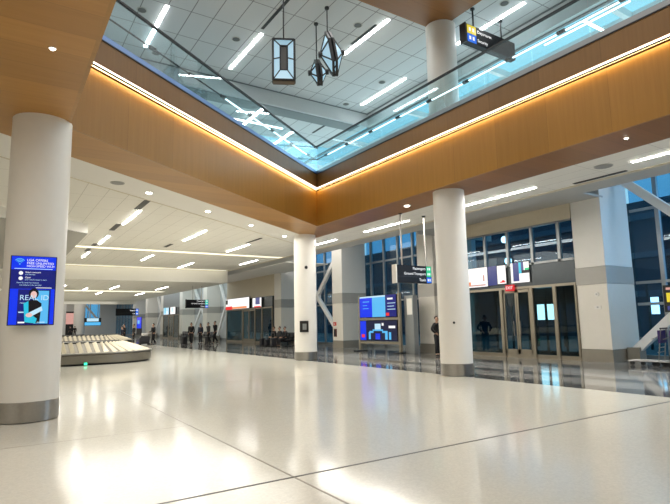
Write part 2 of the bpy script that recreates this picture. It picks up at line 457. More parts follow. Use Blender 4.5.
# ------------------------------------------------------------------ upper storey
ZU, ZU2 = 11.0, 10.4
XB, YB = 13.76, 18.2
struct('ceiling_upper', MB().prism([(XL, Y0), (XB, Y0), (XB, YB), (XL, YB)], ZU, ZU + .1), M['tileup'])
struct('wall_upper_bulkhead_far', MB().box(XL, XB + .15, YB, YB + .12, ZU2, ZU + .1), M['upface'])
struct('wall_upper_bulkhead_right', MB().box(XB, XB + .15, Y0, YB + .1, ZU2, ZU + .1), M['upface'])
struct('ceiling_upper_strip', MB().box(XL, XB - .4, YB + .12, YB + .85, ZU2 - .02, ZU2 + .1), M['updark'])
struct('ceiling_upper_far', MB().box(XL, XB, YB + .12, 21.6, ZU2, ZU2 + .1), M['tileup'])
struct('trim_upper_1', MB().box(XL, XB, YB - .05, YB, ZU - .03, ZU), M['updark'])
struct('trim_upper_2', MB().box(XB - .05, XB, Y0, YB, ZU - .03, ZU), M['updark'])
struct('trim_upper_3', MB().box(XB + .15, XB + .25, Y0, 42, ZU2 - .05, ZU2 + .05), M['updark'])
struct('ceiling_upper_wood', MB().box(2.0, 11.46, Y0, 11.33, ZU - .12, ZU - .02), M['wood_sr'])
struct('wall_upper_far', MB().box(XL, 20.3, 42, 42.2, ZT, ZU2), M['upface'])
# added glazed roof, standing in for a gallery ceiling lit cyan by daylight
sk = thing('added_skylight', 'added glazed roof with white bars, for the cyan daylit ceiling of the right gallery', 'added_skylight', (17, 15, ZU2))
MB().box(XB + .25, 20.3, Y0 + .1, 42, ZU2 + .22, ZU2 + .23).box(XL + .02, XB + .25, 21.6, 42, ZU2 + .22, ZU2 + .23).build('added_glazing', M['railglass'], sk)
for x in (-4, 0, 4, 8, 12): MB().box(x, x + .12, 21.6, 42, ZU2, ZU2 + .2).build('added_purlin', M['whitesteel'], sk)
for k in range(11):
    y = Y0 + 3.0 + k * 4.4
    MB().box(XB + .25, 20.3, y, y + .16, ZU2 - .02, ZU2 + .2).build('crossbar', M['whitesteel'], sk)
for x in (15.4, 17.2, 19.0):
    MB().box(x, x + .10, Y0 + .1, 42, ZU2, ZU2 + .18).build('added_purlin', M['whitesteel'], sk)

# ------------------------------------------------------------------ balcony railings (glass, top rail, handrail with glowing glints)
def railing(p0, p1, name_label, d=-.07, shoe='shoe', glint_from=0.0):
    dr = (p1 - p0).normalized(); nn = Vector((-dr.y, dr.x)); Ln = (p1 - p0).length
    t = thing('glass_railing', name_label, 'railing', (p0.x, p0.y, ZT))
    t.rotation_euler = (0, 0, math.atan2(dr.y, dr.x))
    def bld(mb, n, m): return mb.build(n, m, t, world=False)
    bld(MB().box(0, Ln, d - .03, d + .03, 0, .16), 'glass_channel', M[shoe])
    n = max(1, round(Ln / 1.5)); w = Ln / n
    for k in range(n):
        bld(MB().box(k * w + .012, (k + 1) * w - .012, d - .008, d + .008, .05, 1.16), 'glass_panel', M['railglass'])
    bld(MB().box(0, Ln, d - .035, d + .035, 1.16, 1.21), 'top_rail', M['dsteel'])
    hd = d + .10; hz = .70
    hr = bld(MB().cyl((0, hd, hz), (Ln, hd, hz), .022, seg=10), 'handrail', M['dsteel'])
    for k in range(n):
        x = (k + .5) * w
        bld(MB().cyl((x, d, hz - .02), (x, hd, hz - .02), .02, seg=8).box(x - .10, x + .10, hd - .034, hd + .034, hz - .04, hz + .034), 'bracket', M['dsteel'])
        if k * w >= glint_from:
            a, b = x + .12, x + w - .12
            if b < Ln:
                bld(MB().box(a, b, hd - .03, hd + .02, hz - .032, hz - .012), 'glint_strip', M['railglint'])
    return t
railing(c1, c3, 'glass balustrade along the slanted left balcony edge with thin dark rails', glint_from=4.0)
railing(c3 + Vector((0, -.02)), Vector((10.76, Y0)), 'glass balustrade along the right balcony edge with glints along the handrail', shoe='alu')
railing(Vector((1.036, Y0)), c1 + Vector((0, -.02)), 'glass balustrade on the near left balcony edge overhead', glint_from=99)

# ------------------------------------------------------------------ round columns
def column(x, y, top, r, label, base=True):
    t = thing('round_column', label, 'column', (x, y, 0))
    MB().lathe([(r, .35), (r, top)], x, y, 48).build('shaft', M['column'], t, smooth=True)
    MB().lathe([(r - .02, 0), (r + .008, .015), (r + .008, .345), (r - .01, .355)], x, y, 48).build('base_band', M['steel'], t, smooth=True)
    return t
column(.56, 11.0, ZS, .5, 'nearest white round column, the one carrying the blue screen')
column(11.5, 20.15, ZS, .49, 'white round column under the sharp corner of the wood balcony')
t = column(11.43, 11.13, ZU - .1, .47, 'white round column under the right balcony, rising through it to the upper ceiling')
column(9.3, 100, 7., .8, 'distant white round column at the far left end of the hall, left of its twin')
column(12.3, 101, 7., .9, 'distant white round column at the far left end of the hall, right of its twin')

def dome(loc, label, r=.05):
    t = thing('security_camera', label, 'camera', loc)
    d = (Vector((0, 0, 0)) - Vector((loc[0], loc[1], 0))).normalized()
    p = Vector(loc)
    MB().cyl(p - d * .05, p + d * .03, r, seg=14).build('housing', M['black'], t)
    MB().ball(p + d * .04, r * .75).build('lens', M['dsteel'], t, smooth=True)
dome((11.29, 19.68, 4.0), 'small black camera high on the corner column', .07)
dome((11.06, 10.80, 1.52), 'small black button camera on the column under the right balcony', .035)
t = thing('card_reader_box', 'black wall box on the left edge of the corner column', 'box', (11.2, 19.75, 1.2))
MB().hexa([(11.0, 19.78, 1.2), (11.33, 19.60, 1.2), (11.36, 19.66, 1.2), (11.03, 19.84, 1.2), (11.0, 19.78, 1.68), (11.33, 19.60, 1.68), (11.36, 19.66, 1.68), (11.03, 19.84, 1.68)]).build('case', M['black'], t)
MB().hexa([(11.10, 19.715, 1.30), (11.25, 19.635, 1.30), (11.26, 19.65, 1.30), (11.11, 19.73, 1.30), (11.10, 19.715, 1.56), (11.25, 19.635, 1.56), (11.26, 19.65, 1.56), (11.11, 19.73, 1.56)]).build('window', M['alu'], t)

# ------------------------------------------------------------------ square clad pillars of the facade
def pillar(y, label, x0=18.3, x1=20.15, w=1.16):
    t = thing('clad_pillar', label, 'pillar', ((x0 + x1) / 2, y, 0))
    a, b = y - w / 2, y + w / 2
    e = .012
    MB().box(x0 + .02, x1, a + .02, b - .02, .42, 7.3).build('core', M['cladlight'], t) if False else None
    MB().box(x0, x1, a, b, 3.44, 7.35).build('upper_cladding', M['cladlight'], t)
    MB().box(x0 - e, x1, a - e, b + e, 2.80, 3.43).build('band', M['cladband'], t)
    MB().box(x0, x1, a, b, .45, 2.79).build('lower_cladding', M['cladlow'], t)
    MB().box(x0 - e, x1, a - e, b + e, 0, .44).build('base', M['cladbase'], t)
    return t
PY = [2.4, 10.9, 19.7, 27.95, 36.4, 53.2, 61.6, 70., 78.4, 86.8]
PL = {2.4: None,
      10.9: 'big square clad pillar between the glass vestibule and the right-hand luggage carts',
      19.7: 'square clad pillar partly hidden behind the round column under the right balcony',
      27.95: 'square clad pillar just left of the pair of blue display screens',
      36.4: 'square clad pillar behind the black seats left of the corner column',
      53.2: 'square pillar between the two grey wall bays behind the hanging black sign',
      61.6: 'square pillar left of the hanging black sign with a teal end',
      70.: 'fourth square pillar leftward beyond the black seats',
      78.4: 'square pillar beside the distant tall blue display',
      86.8: 'farthest square pillar at the far end of the glass facade'}
for y in PY:
    if PL.get(y): pillar(y, PL[y])
for z, n, lab in ((2.42, 'thermostat', 'small white round sensor plate on the big right pillar'), (1.95, 'switch_plate', 'small white switch plate below the sensor on the big right pillar')):
    o = thing(n, lab, 'switch', (18.3, 10.72, z))
    if n == 'thermostat': MB().cyl((18.3, 10.72, z), (18.27, 10.72, z), .085, seg=16).build('plate', M['white'], o)
    else: MB().box(18.275, 18.3, 10.6, 10.84, z - .06, z + .06).build('plate', M['white'], o)
    MB().box(18.262, 18.275, 10.69, 10.75, z - .03, z + .03).build('button', M['gypgrey'], o)
t = thing('fire_alarm', 'small red fire alarm on the pillar left of the blue screens', 'alarm', (18.3, 28.2, 1.45))
MB().box(18.22, 18.3, 28.1, 28.35, 1.38, 1.60).build('case', M['red'], t)
MB().box(18.21, 18.22, 28.17, 28.28, 1.44, 1.52).build('handle', M['white'], t)
t = thing('extinguisher_cabinet', 'narrow dark red cabinet under the fire alarm on the pillar', 'cabinet', (18.3, 28.2, .65))
MB().box(18.24, 18.3, 28.08, 28.34, .68, 1.18).build('box', plain('cabinet_brown', (.12, .03, .02), .4), t)
MB().box(18.228, 18.24, 28.12, 28.30, .74, 1.12).build('door', M['dsteel'], t)

# ------------------------------------------------------------------ curtain wall, braces, grey wall bays
def window(n, y0, y1, z0, z1, x=XG, step=1.35, hz=(2.05, 2.85, 5.6), first=None, glassm='winglass'):
    mb = MB()
    y = y0 if first is None else first
    while y <= y1 + .01:
        mb.box(x - .10, x + .05, y - .07, y + .07, z0, z1); y += step
    for h in hz:
        if z0 < h < z1: mb.box(x - .06, x + .05, y0, y1, h - .05, h + .05)
    mb.box(x - .10, x + .05, y0, y1, z0, z0 + .18); mb.box(x - .10, x + .05, y0, y1, z1 - .12, z1)
    w = struct('window_%d' % n, mb, M['alu'])
    MB().box(x, x + .02, y0, y1, z0, z1).build('window_glass', M[glassm], w, world=False)
    return w
window(1, Y0, 10.3, 0, 7.4, first=2.55)
window(2, 20.3, 27.4, 0, 7.4, hz=(2.85, 5.35), first=20.1)
window(3, 28.5, 35.8, 0, 7.4, hz=(2.85, 5.35))
window(4, Y0, 42, 7.66, ZU2, step=2.7, hz=(9.2,))
window(5, 79, 112, 0, 7.0, step=2.7, hz=(3.0,))
def brace(bay, y0, y1, label, zc=3.45, x=19.35):
    t = thing('cross_brace', label, 'brace', (x, (y0 + y1) / 2, 0))
    yc = (y0 + y1) / 2
    for ya, za in ((y0, .38), (y1, .38), (y0, 6.7), (y1, 6.7)):
        MB().bar((x, ya, za), (x, yc, zc), .2, .30).build('strut', M['whitesteel'], t, bevel=.02)
    MB().box(x - .12, x + .12, yc - .3, yc + .3, zc - .25, zc + .25).build('node_plate', M['whitesteel'], t)
    for ya in (y0, y1):
        MB().box(x - .22, x + .22, ya - .22, ya + .22, 0, .5).build('foot', M['cladbase'], t)
brace(0, 2.98 + .25, 10.05, 'white steel cross brace in front of the window right of the big pillar')
brace(3, 28.9, 35.4, 'white steel cross brace in the window behind the corner column')
brace(5, 47.6, 52.3, 'white steel cross brace before the grey wall left of the far vestibule')
brace(6, 54.1, 60.7, 'white steel cross brace before the grey wall behind the hanging black sign')
brace(8, 71., 77.5, 'white steel cross brace in the distant bay beyond the far white screens')
def greywall(n, y0, y1, x=19.75):
    w = struct('wall_grey_%s' % n, MB().box(x, x + .3, y0, y1, 3.45, 7.4), M['wallgrey'])
    MB().box(x - .012, x + .3, y0, y1, 2.8, 3.44).build('wall_band', M['wallband'], w, world=False)
    MB().box(x, x + .3, y0, y1, .2, 2.79).build('wall_lower', M['wallgrey'], w, world=False)
    MB().box(x - .012, x + .3, y0, y1, 0, .19).build('wall_base', M['wallband'], w, world=False)
greywall('a', 45.48, 52.62); greywall('b', 53.78, 61.0); greywall('c', 70.58, 77.8)
greywall('d', 17.0, 19.12, 18.8); greywall('e', 36.98, 37.3, 18.8)
struct('wall_facade_head_a', MB().box(18.2, 20.3, Y0, 114, 7.35, 7.66), M['gypgrey'])

# ------------------------------------------------------------------ glass entrance vestibules
def vestibule(y0, y1, posts, label, door_between, signs):
    x0, x1 = 18.3, 20.25
    t = thing('glass_vestibule', label, 'vestibule', (x0, (y0 + y1) / 2, 0))
    b = lambda mb, n, m, p=t: mb.build(n, m, p)
    b(MB().box(x0, x1, y0, y1, 2.92, 3.78), 'header', M['alu'] if False else plain('header_grey', (.10, .115, .125), .25, .4))
    b(MB().box(x0 - .04, x0 + .06, y0, y1, 2.82, 2.92), 'head_rail', M['frame'])
    b(MB().box(x0, x0 + .06, y0, y1, 0, .16), 'sill', M['frame'])
    ys = [y0] + list(posts) + [y1]
    for y in ys:
        b(MB().box(x0 - .05, x0 + .07, max(y0, y - .07), min(y1, y + .07), .0, 2.84), 'post', M['frame'])
    for a, c in zip(ys, ys[1:]):
        if (a, c) == door_between:
            m = (a + c) / 2
            for u, v in ((a + .09, m - .015), (m + .015, c - .09)):
                d = b(MB().box(x0 - .0, x0 + .05, u, u + .07, .16, 2.8).box(x0, x0 + .05, v - .07, v, .16, 2.8).box(x0, x0 + .05, u, v, .16, .34).box(x0, x0 + .05, u, v, 2.68, 2.8), 'door', M['frame'])
                MB().box(x0 + .02, x0 + .03, u + .07, v - .07, .34, 2.68).build('door_glass', M['doorglass'], d)
                hy = v - .14 if u < m - .5 else u + .14
                MB().cyl((x0 - .06, hy, .9), (x0 - .06, hy, 1.5), .018, seg=8).build('handle', M['steel'], d)
        else:
            b(MB().box(x0 + .01, x0 + .03, a + .07, c - .07, .16, 2.82), 'glass_panel', M['doorglass'])
    b(MB().box(x0 + .1, x1, y0 - .0, y0 + .04, 0, 2.92), 'side_glass', M['doorglass'])
    b(MB().box(x0 + .1, x1, y1 - .04, y1, 0, 2.92), 'side_glass', M['doorglass'])
    b(MB().box(x1 - .04, x1, y0, y1, 2.2, 2.9).box(x1 - .04, x1, y0, y1, 0, .2), 'rear_frame', M['dsteel'])
    for k in range(7):
        y = y0 + (y1 - y0) * k / 6
        b(MB().box(x1 - .06, x1 + .02, y - .04, y + .04, 0, 2.9), 'rear_post', M['dsteel'])
    b(MB().box(x0 + .5, x0 + .62, y1 - (y1 - y0) * .42, y1 - .3, 2.86, 2.91), 'lamp', M['doorlamp'])
    return t
vestibule(11.5, 16.95, (12.42, 13.48, 15.0), 'large dark glass entrance vestibule beside the big right pillar, red exit sign above it', (13.48, 15.0), 0)
vestibule(37.3, 47.0, (39.2, 40.6, 43.2), 'smaller-looking distant glass vestibule behind the black seats', (40.6, 43.2), 0)
vestibule(62.4, 69.2, (64.6, 66.8), 'farthest dark glass vestibule, beyond the hanging black sign', (64.6, 66.8), 0)
# clerestory windows and lintels above the vestibules
def clerestory(n, y0, y1, step=1.22):
    mb = MB(); y = y1
    while y > y0 - .01:
        mb.box(18.24, 18.38, y - .06, y + .06, 3.78, 5.37); y -= step
    mb.box(18.24, 18.38, y0, y1, 3.78, 3.86); mb.box(18.24, 18.38, y0, y1, 5.30, 5.37)
    w = struct('window_%d' % n, mb, M['alu'])
    MB().box(18.31, 18.33, y0, y1, 3.78, 5.37).build('window_glass', M['winglass'], w, world=False)
    struct('wall_lintel_%d' % n, MB().box(18.26, 18.5, y0, y1, 5.37, 6.0), M['beige'])
    struct('ceiling_soffit_%d' % n, MB().box(XE, 18.5, y0 - 1.2, y1, 5.96, 6.02), M['gypgrey'])
    struct('wall_soffit_side_%d' % n, MB().box(XE, 20.2, y1, y1 + .03, 5.37, 7.4), M['gypgrey'])
clerestory(6, 11.5, 16.95)
struct('wall_lintel_far', MB().box(18.3, 18.6, 37.0, 47.0, 3.78, 5.46), M['beige'])
struct('ceiling_soffit_far', MB().box(XE, 18.6, 29.5, 47.0, 5.46, 5.52), M['gyp'])
struct('wall_lintel_last', MB().box(18.3, 18.6, 62.2, 69.4, 3.78, 7.4), M['wallband'])

# advertising screens above the vestibules: name, y0, y1, z0, z1, cells
def ad(x, y0, y1, z0, z1, cells, label, name='advertising_screen'):
    """cells: (u0,u1,v0,v1,material) in 0..1 from the left as seen from the hall, bottom to top"""
    t = thing(name, label, 'screen', (x, (y0 + y1) / 2, z0))
    MB().box(x - .07, x - .005, y0, y1, z0, z1).build('case', M['black'], t)
    w, h = y1 - y0, z1 - z0
    for i, (u0, u1, v0, v1, m) in enumerate(cells):
        MB().box(x - .078 - .001 * i, x - .07, y1 - u1 * w, y1 - u0 * w, z0 + v0 * h, z0 + v1 * h).build('picture' if i == 0 else 'picture_patch', M[m], t)
    return t
ad(18.29, 15.62, 16.93, 3.02, 3.92, [(.01, .99, .02, .98, 's_white'), (.0, .25, .1, .3, 's_orange'), (.1, .9, .08, .14, 's_pink'), (.8, .86, .3, .6, 's_pink')], 'glowing white screen with an orange corner, above the glass beside the column')
ad(18.29, 15.11, 15.6, 3.06, 3.90, [(0, 1, .0, 1, 's_purple')], 'narrow dark violet screen between two white ones')
ad(18.29, 14.62, 15.09, 3.08, 3.90, [(.02, .98, .02, .98, 's_white'), (.3, .9, .08, .14, 's_red'), (.5, .8, .14, .2, 's_red')], 'narrow white screen with small red marks above the exit sign')
ad(18.29, 13.46, 14.36, 3.08, 3.92, [(0, 1, 0, 1, 's_white'), (.12, .45, .08, 1, 's_purple'), (.45, .6, .45, 1, 's_cyan'), (.58, .72, .6, 1, 's_purple'), (.6, 1, .45, .6, 's_black'), (.78, 1, .6, .7, 's_green')], 'white screen with blue and black blocks above the vestibule door')
ad(18.24, 41.5, 46.95, 2.92, 3.92, [(.01, .99, .03, .97, 's_white'), (0, .3, .0, .3, 's_red'), (.3, .9, .05, .22, 's_orange'), (.0, .1, .5, .9, 's_black')], 'wide white and red screen above the distant vestibule')
ad(18.24, 39.0, 40.9, 2.95, 3.75, [(.05, .95, .03, .97, 's_white'), (.35, .8, .3, 1, 's_purple'), (.2, .9, .0, .12, 's_red')], 'small white and violet screen beside the wide red one')
ad(18.29, 66.4, 68.9, 2.95, 3.85, [(.02, .98, .02, .98, 's_pale'), (.2, .4, .2, 1, 's_cyan'), (.6, .75, .0, .5, 's_white')], 'pale cyan screen above the farthest vestibule, left one')
ad(18.29, 63.6, 65.8, 2.95, 3.85, [(.02, .98, .02, .98, 's_white'), (.3, .45, .3, .9, 's_cyan')], 'white cyan-marked screen above the farthest vestibule, right one')
ad(17.85, 78.9, 82.0, .35, 2.95, [(.05, .95, .35, .97, 's_blue'), (.2, .6, .6, .8, 's_sky')], 'tall blue display standing far off before the facade', 'display_kiosk')
# exit sign
t = thing('exit_sign', 'small red exit sign over the vestibule door', 'sign', (18.2, 14.45, 2.76))
MB().box(18.16, 18.24, 14.24, 14.66, 2.76, 3.02).build('panel', M['exitred'], t)
lettering('EXIT', .17, face_matrix((18.155, 14.45, 2.89), (0, -1, 0)), M['letter'], t, 'CENTER')

# ------------------------------------------------------------------ blue screen on the nearest column
YS = 10.38
t = thing('wall_screen', 'blue upright screen on the nearest column offering free internet', 'screen', (.51, YS, 1.64))
MB().box(.165, .865, YS, YS + .09, 1.645, 2.84).build('case', M['black'], t, bevel=.006)
MB().box(.42, .62, YS + .09, 10.56, 1.9, 2.6).build('mount', M['dsteel'], t)
def panel(x0, x1, z0, z1, m, lay=1, n='picture_patch'):
    return MB().box(x0, x1, YS - .002 * lay, YS, z0, z1).build(n, M[m], t)
panel(.18, .85, 1.66, 2.83, 's_blue', 1, 'picture')
panel(.18, .85, 2.27, 2.60, 's_navy', 2)
panel(.30, .79, 1.66, 2.26, 's_navy', 2)
panel(.55, .765, 1.675, 2.24, 's_sky', 3)
# generic person with a card
def disc(cx, cz, rx, rz, m, lay, n='picture_patch', a0=0, a1=2 * PI, seg=20):
    pl = [(cx + rx * math.cos(a0 + (a1 - a0) * i / seg), YS, cz + rz * math.sin(a0 + (a1 - a0) * i / seg)) for i in range(seg + (0 if a1 - a0 > 6.2 else 1))]
    return MB().extr(pl, (0, -.002 * lay, 0)).build(n, M[m], t)
disc(.535, 2.19, .075, .09, 's_black', 4)
disc(.535, 2.17, .048, .062, 's_skin', 5)
MB().extr([(.40, YS, 2.04), (.50, YS, 2.08), (.58, YS, 2.08), (.66, YS, 2.02), (.64, YS, 1.68), (.42, YS, 1.68)], (0, -.008, 0)).build('picture_patch', M['s_black'], t)
MB().extr([(.39, YS, 2.02), (.46, YS, 2.06), (.47, YS, 1.86), (.60, YS, 1.76), (.58, YS, 1.68), (.42, YS, 1.70)], (0, -.010, 0)).build('picture_patch', M['s_cyan'], t)
MB().extr([(.47, YS, 1.86), (.66, YS, 1.97), (.68, YS, 1.90), (.50, YS, 1.79)], (0, -.012, 0)).build('picture_patch', M['s_pale'], t)
disc(.48, 1.82, .05, .035, 's_skin', 7)
# wireless arcs and texts
for k, r in enumerate((.03, .055, .08)):
    a = [(.30 + math.cos(q) * r, YS, 2.70 + math.sin(q) * r) for q in [PI * (.22 + .56 * i / 10) for i in range(11)]]
    b2 = [(.30 + math.cos(q) * (r + .014), YS, 2.70 + math.sin(q) * (r + .014)) for q in [PI * (.22 + .56 * i / 10) for i in range(10, -1, -1)]]
    MB().extr(a + b2, (0, -.005, 0)).build('wireless_arc', M['s_sky'], t)
disc(.30, 2.695, .012, .012, 's_sky', 3)
F = lambda x, z: face_matrix((x, YS - .006, z), (1, 0, 0))
lettering('LGA OFFERS', .058, F(.405, 2.765), M['letter'], t)
lettering('FREE UNLIMITED', .055, F(.405, 2.712), M['letter'], t)
lettering('HIGH-SPEED WI-FI', .052, F(.405, 2.662), M['letter'], t)
panel(.225, .80, 2.612, 2.622, 's_pale', 3)
for z, a, b_ in ((2.555, 'Select network', 'and connect'), (2.465, 'Open', 'your web browser to start')):
    disc(.325, z - .015, .032, .032, 'letter', 3)
    lettering(a, .038, F(.39, z), M['letter'], t); lettering(b_, .030, F(.39, z - .038), M['s_pale'], t)
lettering('Enjoy fast and free internet', .030, F(.27, 2.375), M['s_pale'], t)
lettering('everywhere in the terminal', .030, F(.31, 2.335), M['s_pale'], t)
panel(.56, .80, 2.285, 2.295, 'letter', 3)
lettering('REAL ID', .125, face_matrix((.325, YS - .0085, 2.115), (1, 0, 0)), M['s_pale'], t)
lettering('ready?', .04, F(.335, 2.03), M['s_pale'], t)
panel(.32, .42, 1.685, 1.71, 'letter', 3); panel(.60, .72, 1.69, 1.705, 's_pale', 4); panel(.32, .40, 1.86, 1.88, 's_pale', 3)

# ------------------------------------------------------------------ pair of stacked display screens by the window
XS = 17.0
t = thing('display_stand', 'metal stand with two stacked blue display screens in front of the dark window', 'display', (XS, 22, 0))
for y in (20.36, 23.78): MB().box(XS, XS + .14, y - .07, y + .07, 0, 3.02).build('post', M['frame'], t)
MB().box(XS + .02, XS + .12, 20.4, 23.75, 1.67, 1.79).build('crossbar', M['frame'], t)
MB().box(XS + .02, XS + .12, 20.4, 23.75, .42, .56).build('crossbar', M['frame'], t)
MB().box(XS - .3, XS + .4, 20.2, 20.55, 0, .05).build('foot', M['dsteel'], t); MB().box(XS - .3, XS + .4, 23.6, 23.95, 0, .05).build('foot', M['dsteel'], t)
def disp(z0, z1, cells, lab):
    s = MB().box(XS - .03, XS + .05, 20.46, 23.68, z0, z1).build('screen', M['s_black'], t); s['label'] = lab
    y0, y1 = 20.50, 23.64; w, h = y1 - y0, z1 - z0 - .06
    for i, (u0, u1, v0, v1, m) in enumerate(cells):
        MB().box(XS - .034 - .002 * i, XS - .03, y1 - u1 * w, y1 - u0 * w, z0 + .03 + v0 * h, z0 + .03 + v1 * h).build('picture', M[m], s)
disp(1.80, 2.98, [(0, .72, 0, 1, 's_blue'), (.36, .72, 0, 1, 's_sky'), (0, .72, .93, 1, 's_pale'), (.73, 1, 0, 1, 's_navy'), (.78, .92, .78, .86, 'letter'), (.78, .98, .6, .63, 's_pale'), (.78, .95, .46, .49, 's_pale'), (.78, .98, .32, .35, 's_pale'), (.74, .82, .04, .18, 's_red'), (.1, .28, .72, .76, 's_sky'), (.1, .22, .55, .58, 's_sky'), (.1, .26, .4, .43, 's_sky')],
     'screen with blue and light blue fields')
disp(.58, 1.66, [(0, 1, 0, 1, 's_deep'), (0, .17, 0, 1, 's_blue'), (.04, .13, .14, .3, 's_red'), (.42, .58, .55, .85, 's_pale'), (.36, .64, .48, .56, 's_sky'), (.27, .38, .38, .48, 's_sky'), (.62, .76, .38, .48, 's_sky'), (.25, .30, .05, .42, 's_sky'), (.70, .76, .05, .42, 's_sky'), (.80, .85, .05, .42, 's_sky'), (.44, .56, .05, .35, 's_blue'), (.80, .96, .62, .74, 'letter'), (.62, .66, .75, .88, 'letter')],
     'dark screen with a blue plan')
t = thing('totem_kiosk', 'slim grey steel totem right of the stacked blue screens', 'kiosk', (17.3, 19.95, 0))
MB().box(17.25, 17.55, 19.55, 20.2, 0, 2.85).build('body', M['alu'], t)
MB().box(17.24, 17.25, 19.62, 20.0, 1.9, 2.7).build('face', M['s_pale'] if False else M['white'], t)

# ------------------------------------------------------------------ hanging direction signs
def hang_sign(x0, x1, y, z0, z1, ztop, rows, label, flip=False, end=None, rods=None, side='R', cw=.22):
    t = thing('hanging_sign', label, 'sign', ((x0 + x1) / 2, y, z0))
    d = .10
    MB().box(x0, x1, y - d, y + d, z0, z1).build('board', M['signblack'], t)
    MB().box(x0 - .03, x0 + .02, y - d - .012, y + d + .012, z0 - .02, z1 + .02).build('end_cap', M[end or 'white'], t)
    w = x1 - x0; h = z1 - z0
    for (v0, v1, txt, m) in rows:
        bw = h * .36 if side == 'R' else w * cw
        if side == 'R': a, b2 = x1 - bw - .02, x1 - .02
        else: a, b2 = x0 + .06, x0 + .06 + bw
        if m: MB().box(a, b2, y - d - .006, y - d, z0 + v0 * h, z0 + v1 * h).build('pictogram_field', M[m], t)
        if m:
            ww = (b2 - a)
            for q in (.3, .68):
                MB().box(a + ww * (q - .10), a + ww * (q + .10), y - d - .009, y - d - .006, z0 + (v0 + (v1 - v0) * .3) * h, z0 + (v0 + (v1 - v0) * .72) * h).build('pictogram', M['letter'], t)
        if txt:
            sz = min(h * .24, (v1 - v0) * h * .72)
            if side == 'R': lettering(txt, sz, face_matrix((a - .05, y - d - .007, z0 + (v0 + v1) / 2 * h), (1, 0, 0)), M['letter'], t, 'RIGHT')
            else: lettering(txt, sz, face_matrix((b2 + .05, y - d - .007, z0 + (v0 + v1) / 2 * h), (1, 0, 0)), M['letter'], t, 'LEFT')
    MB().box(x0, x1, y - d - .004, y - d, z0 + .345 * h, z0 + .375 * h).build('divider', M['dsteel'], t) if side == 'R' else None
    for x in (rods or (x0 + .3 * w, x0 + .7 * w)):
        MB().cyl((x, y, z1), (x, y, ztop), .028, seg=8).build('rod', M['dsteel'] if side == 'L' else M['steel'], t)
        MB().cyl((x, y, ztop - .04), (x, y, ztop), .07, seg=10).build('rod_plate', M['dsteel'], t)
    return t
hang_sign(11.82, 13.5, 14.3, 2.95, 3.58, ZS, [(.68, .99, 'Passengers', 's_green'), (.38, .68, 'Ground Transport', 's_green'), (.02, .35, 'Taxis', 's_bl2')],
          'black hanging direction sign with green and blue squares beside the right column', rods=(12.18, 13.32))
hang_sign(12.26, 14.0, 40., 2.9, 3.54, 4.62 + .9, [(.68, .99, 'Passengers', 's_teal'), (.38, .68, 'Ground Transport', 's_teal'), (.02, .35, 'Taxis', 's_bl2')],
          'distant black hanging sign with a teal and blue end above the walking people', end='signblack')
hang_sign(12.3, 14.9, 68., 2.9, 3.75, 4.62, [(.5, .98, 'Baggage', 's_bl2'), (.02, .5, 'Exit', 's_bl2')], 'farthest black and blue hanging sign above the luggage carousels', end='signblack')
t = thing('gate_screen', 'row of pale blue screens hanging below the farthest sign', 'screen', (12., 74, 2.))
MB().box(9.6, 11.6, 74, 74.2, 1.75, 2.75).build('case', M['black'], t)
MB().box(9.65, 11.55, 73.98, 74, 1.8, 2.2).build('picture', M['s_sky'], t)
MB().box(9.9, 11.3, 73.98, 74, 2.3, 2.7).build('picture_patch', M['s_pale'], t)
MB().cyl((10., 74.1, 2.75), (10., 74.1, 7.0), .05, seg=8).build('rod', M['steel'], t); MB().cyl((11.2, 74.1, 2.75), (11.2, 74.1, 7.0), .05, seg=8).build('rod', M['steel'], t)
hang_sign(11.22, 13.46, 10.0, 9.77, 10.34, ZU, [(.5, .97, 'Departures', 's_yellow'), (.03, .48, 'Security', 's_bl2')],
          'black hanging sign with yellow and blue block on the upper floor', side='L', end='dsteel', cw=.17, rods=(11.68, 12.95))
# poster at the far left end
t = thing('lit_poster', 'pink lit poster on the far left end wall', 'poster', (8, 111.9, 2.6))
MB().box(6, 14, 111.75, 111.95, .1, 4.6).build('frame', M['black'], t)
MB().box(6.3, 13.7, 111.7, 111.75, 2.2, 4.3).build('picture', M['s_pink'], t)
t = thing('ad_panel', 'dark advertising panel with a yellow picture at the right edge', 'screen', (18.9, 8, 0))
MB().box(18.9, 19.0, 7.2, 8.75, 1.72, 2.62).build('case', M['black'], t)
MB().box(18.88, 18.9, 7.3, 8.65, 2.05, 2.36).build('picture', M['s_yellow'], t)
MB().box(18.88, 18.9, 7.3, 8.65, 1.78, 1.92).build('picture_patch', M['s_purple'], t)
MB().box(18.88, 18.9, 7.3, 8.65, 2.46, 2.54).build('picture_patch', M['s_pink'], t)
MB().box(18.92, 18.98, 7.3, 7.38, 0, 1.75).box(18.92, 18.98, 8.5, 8.58, 0, 1.75).build('leg', M['dsteel'], t)

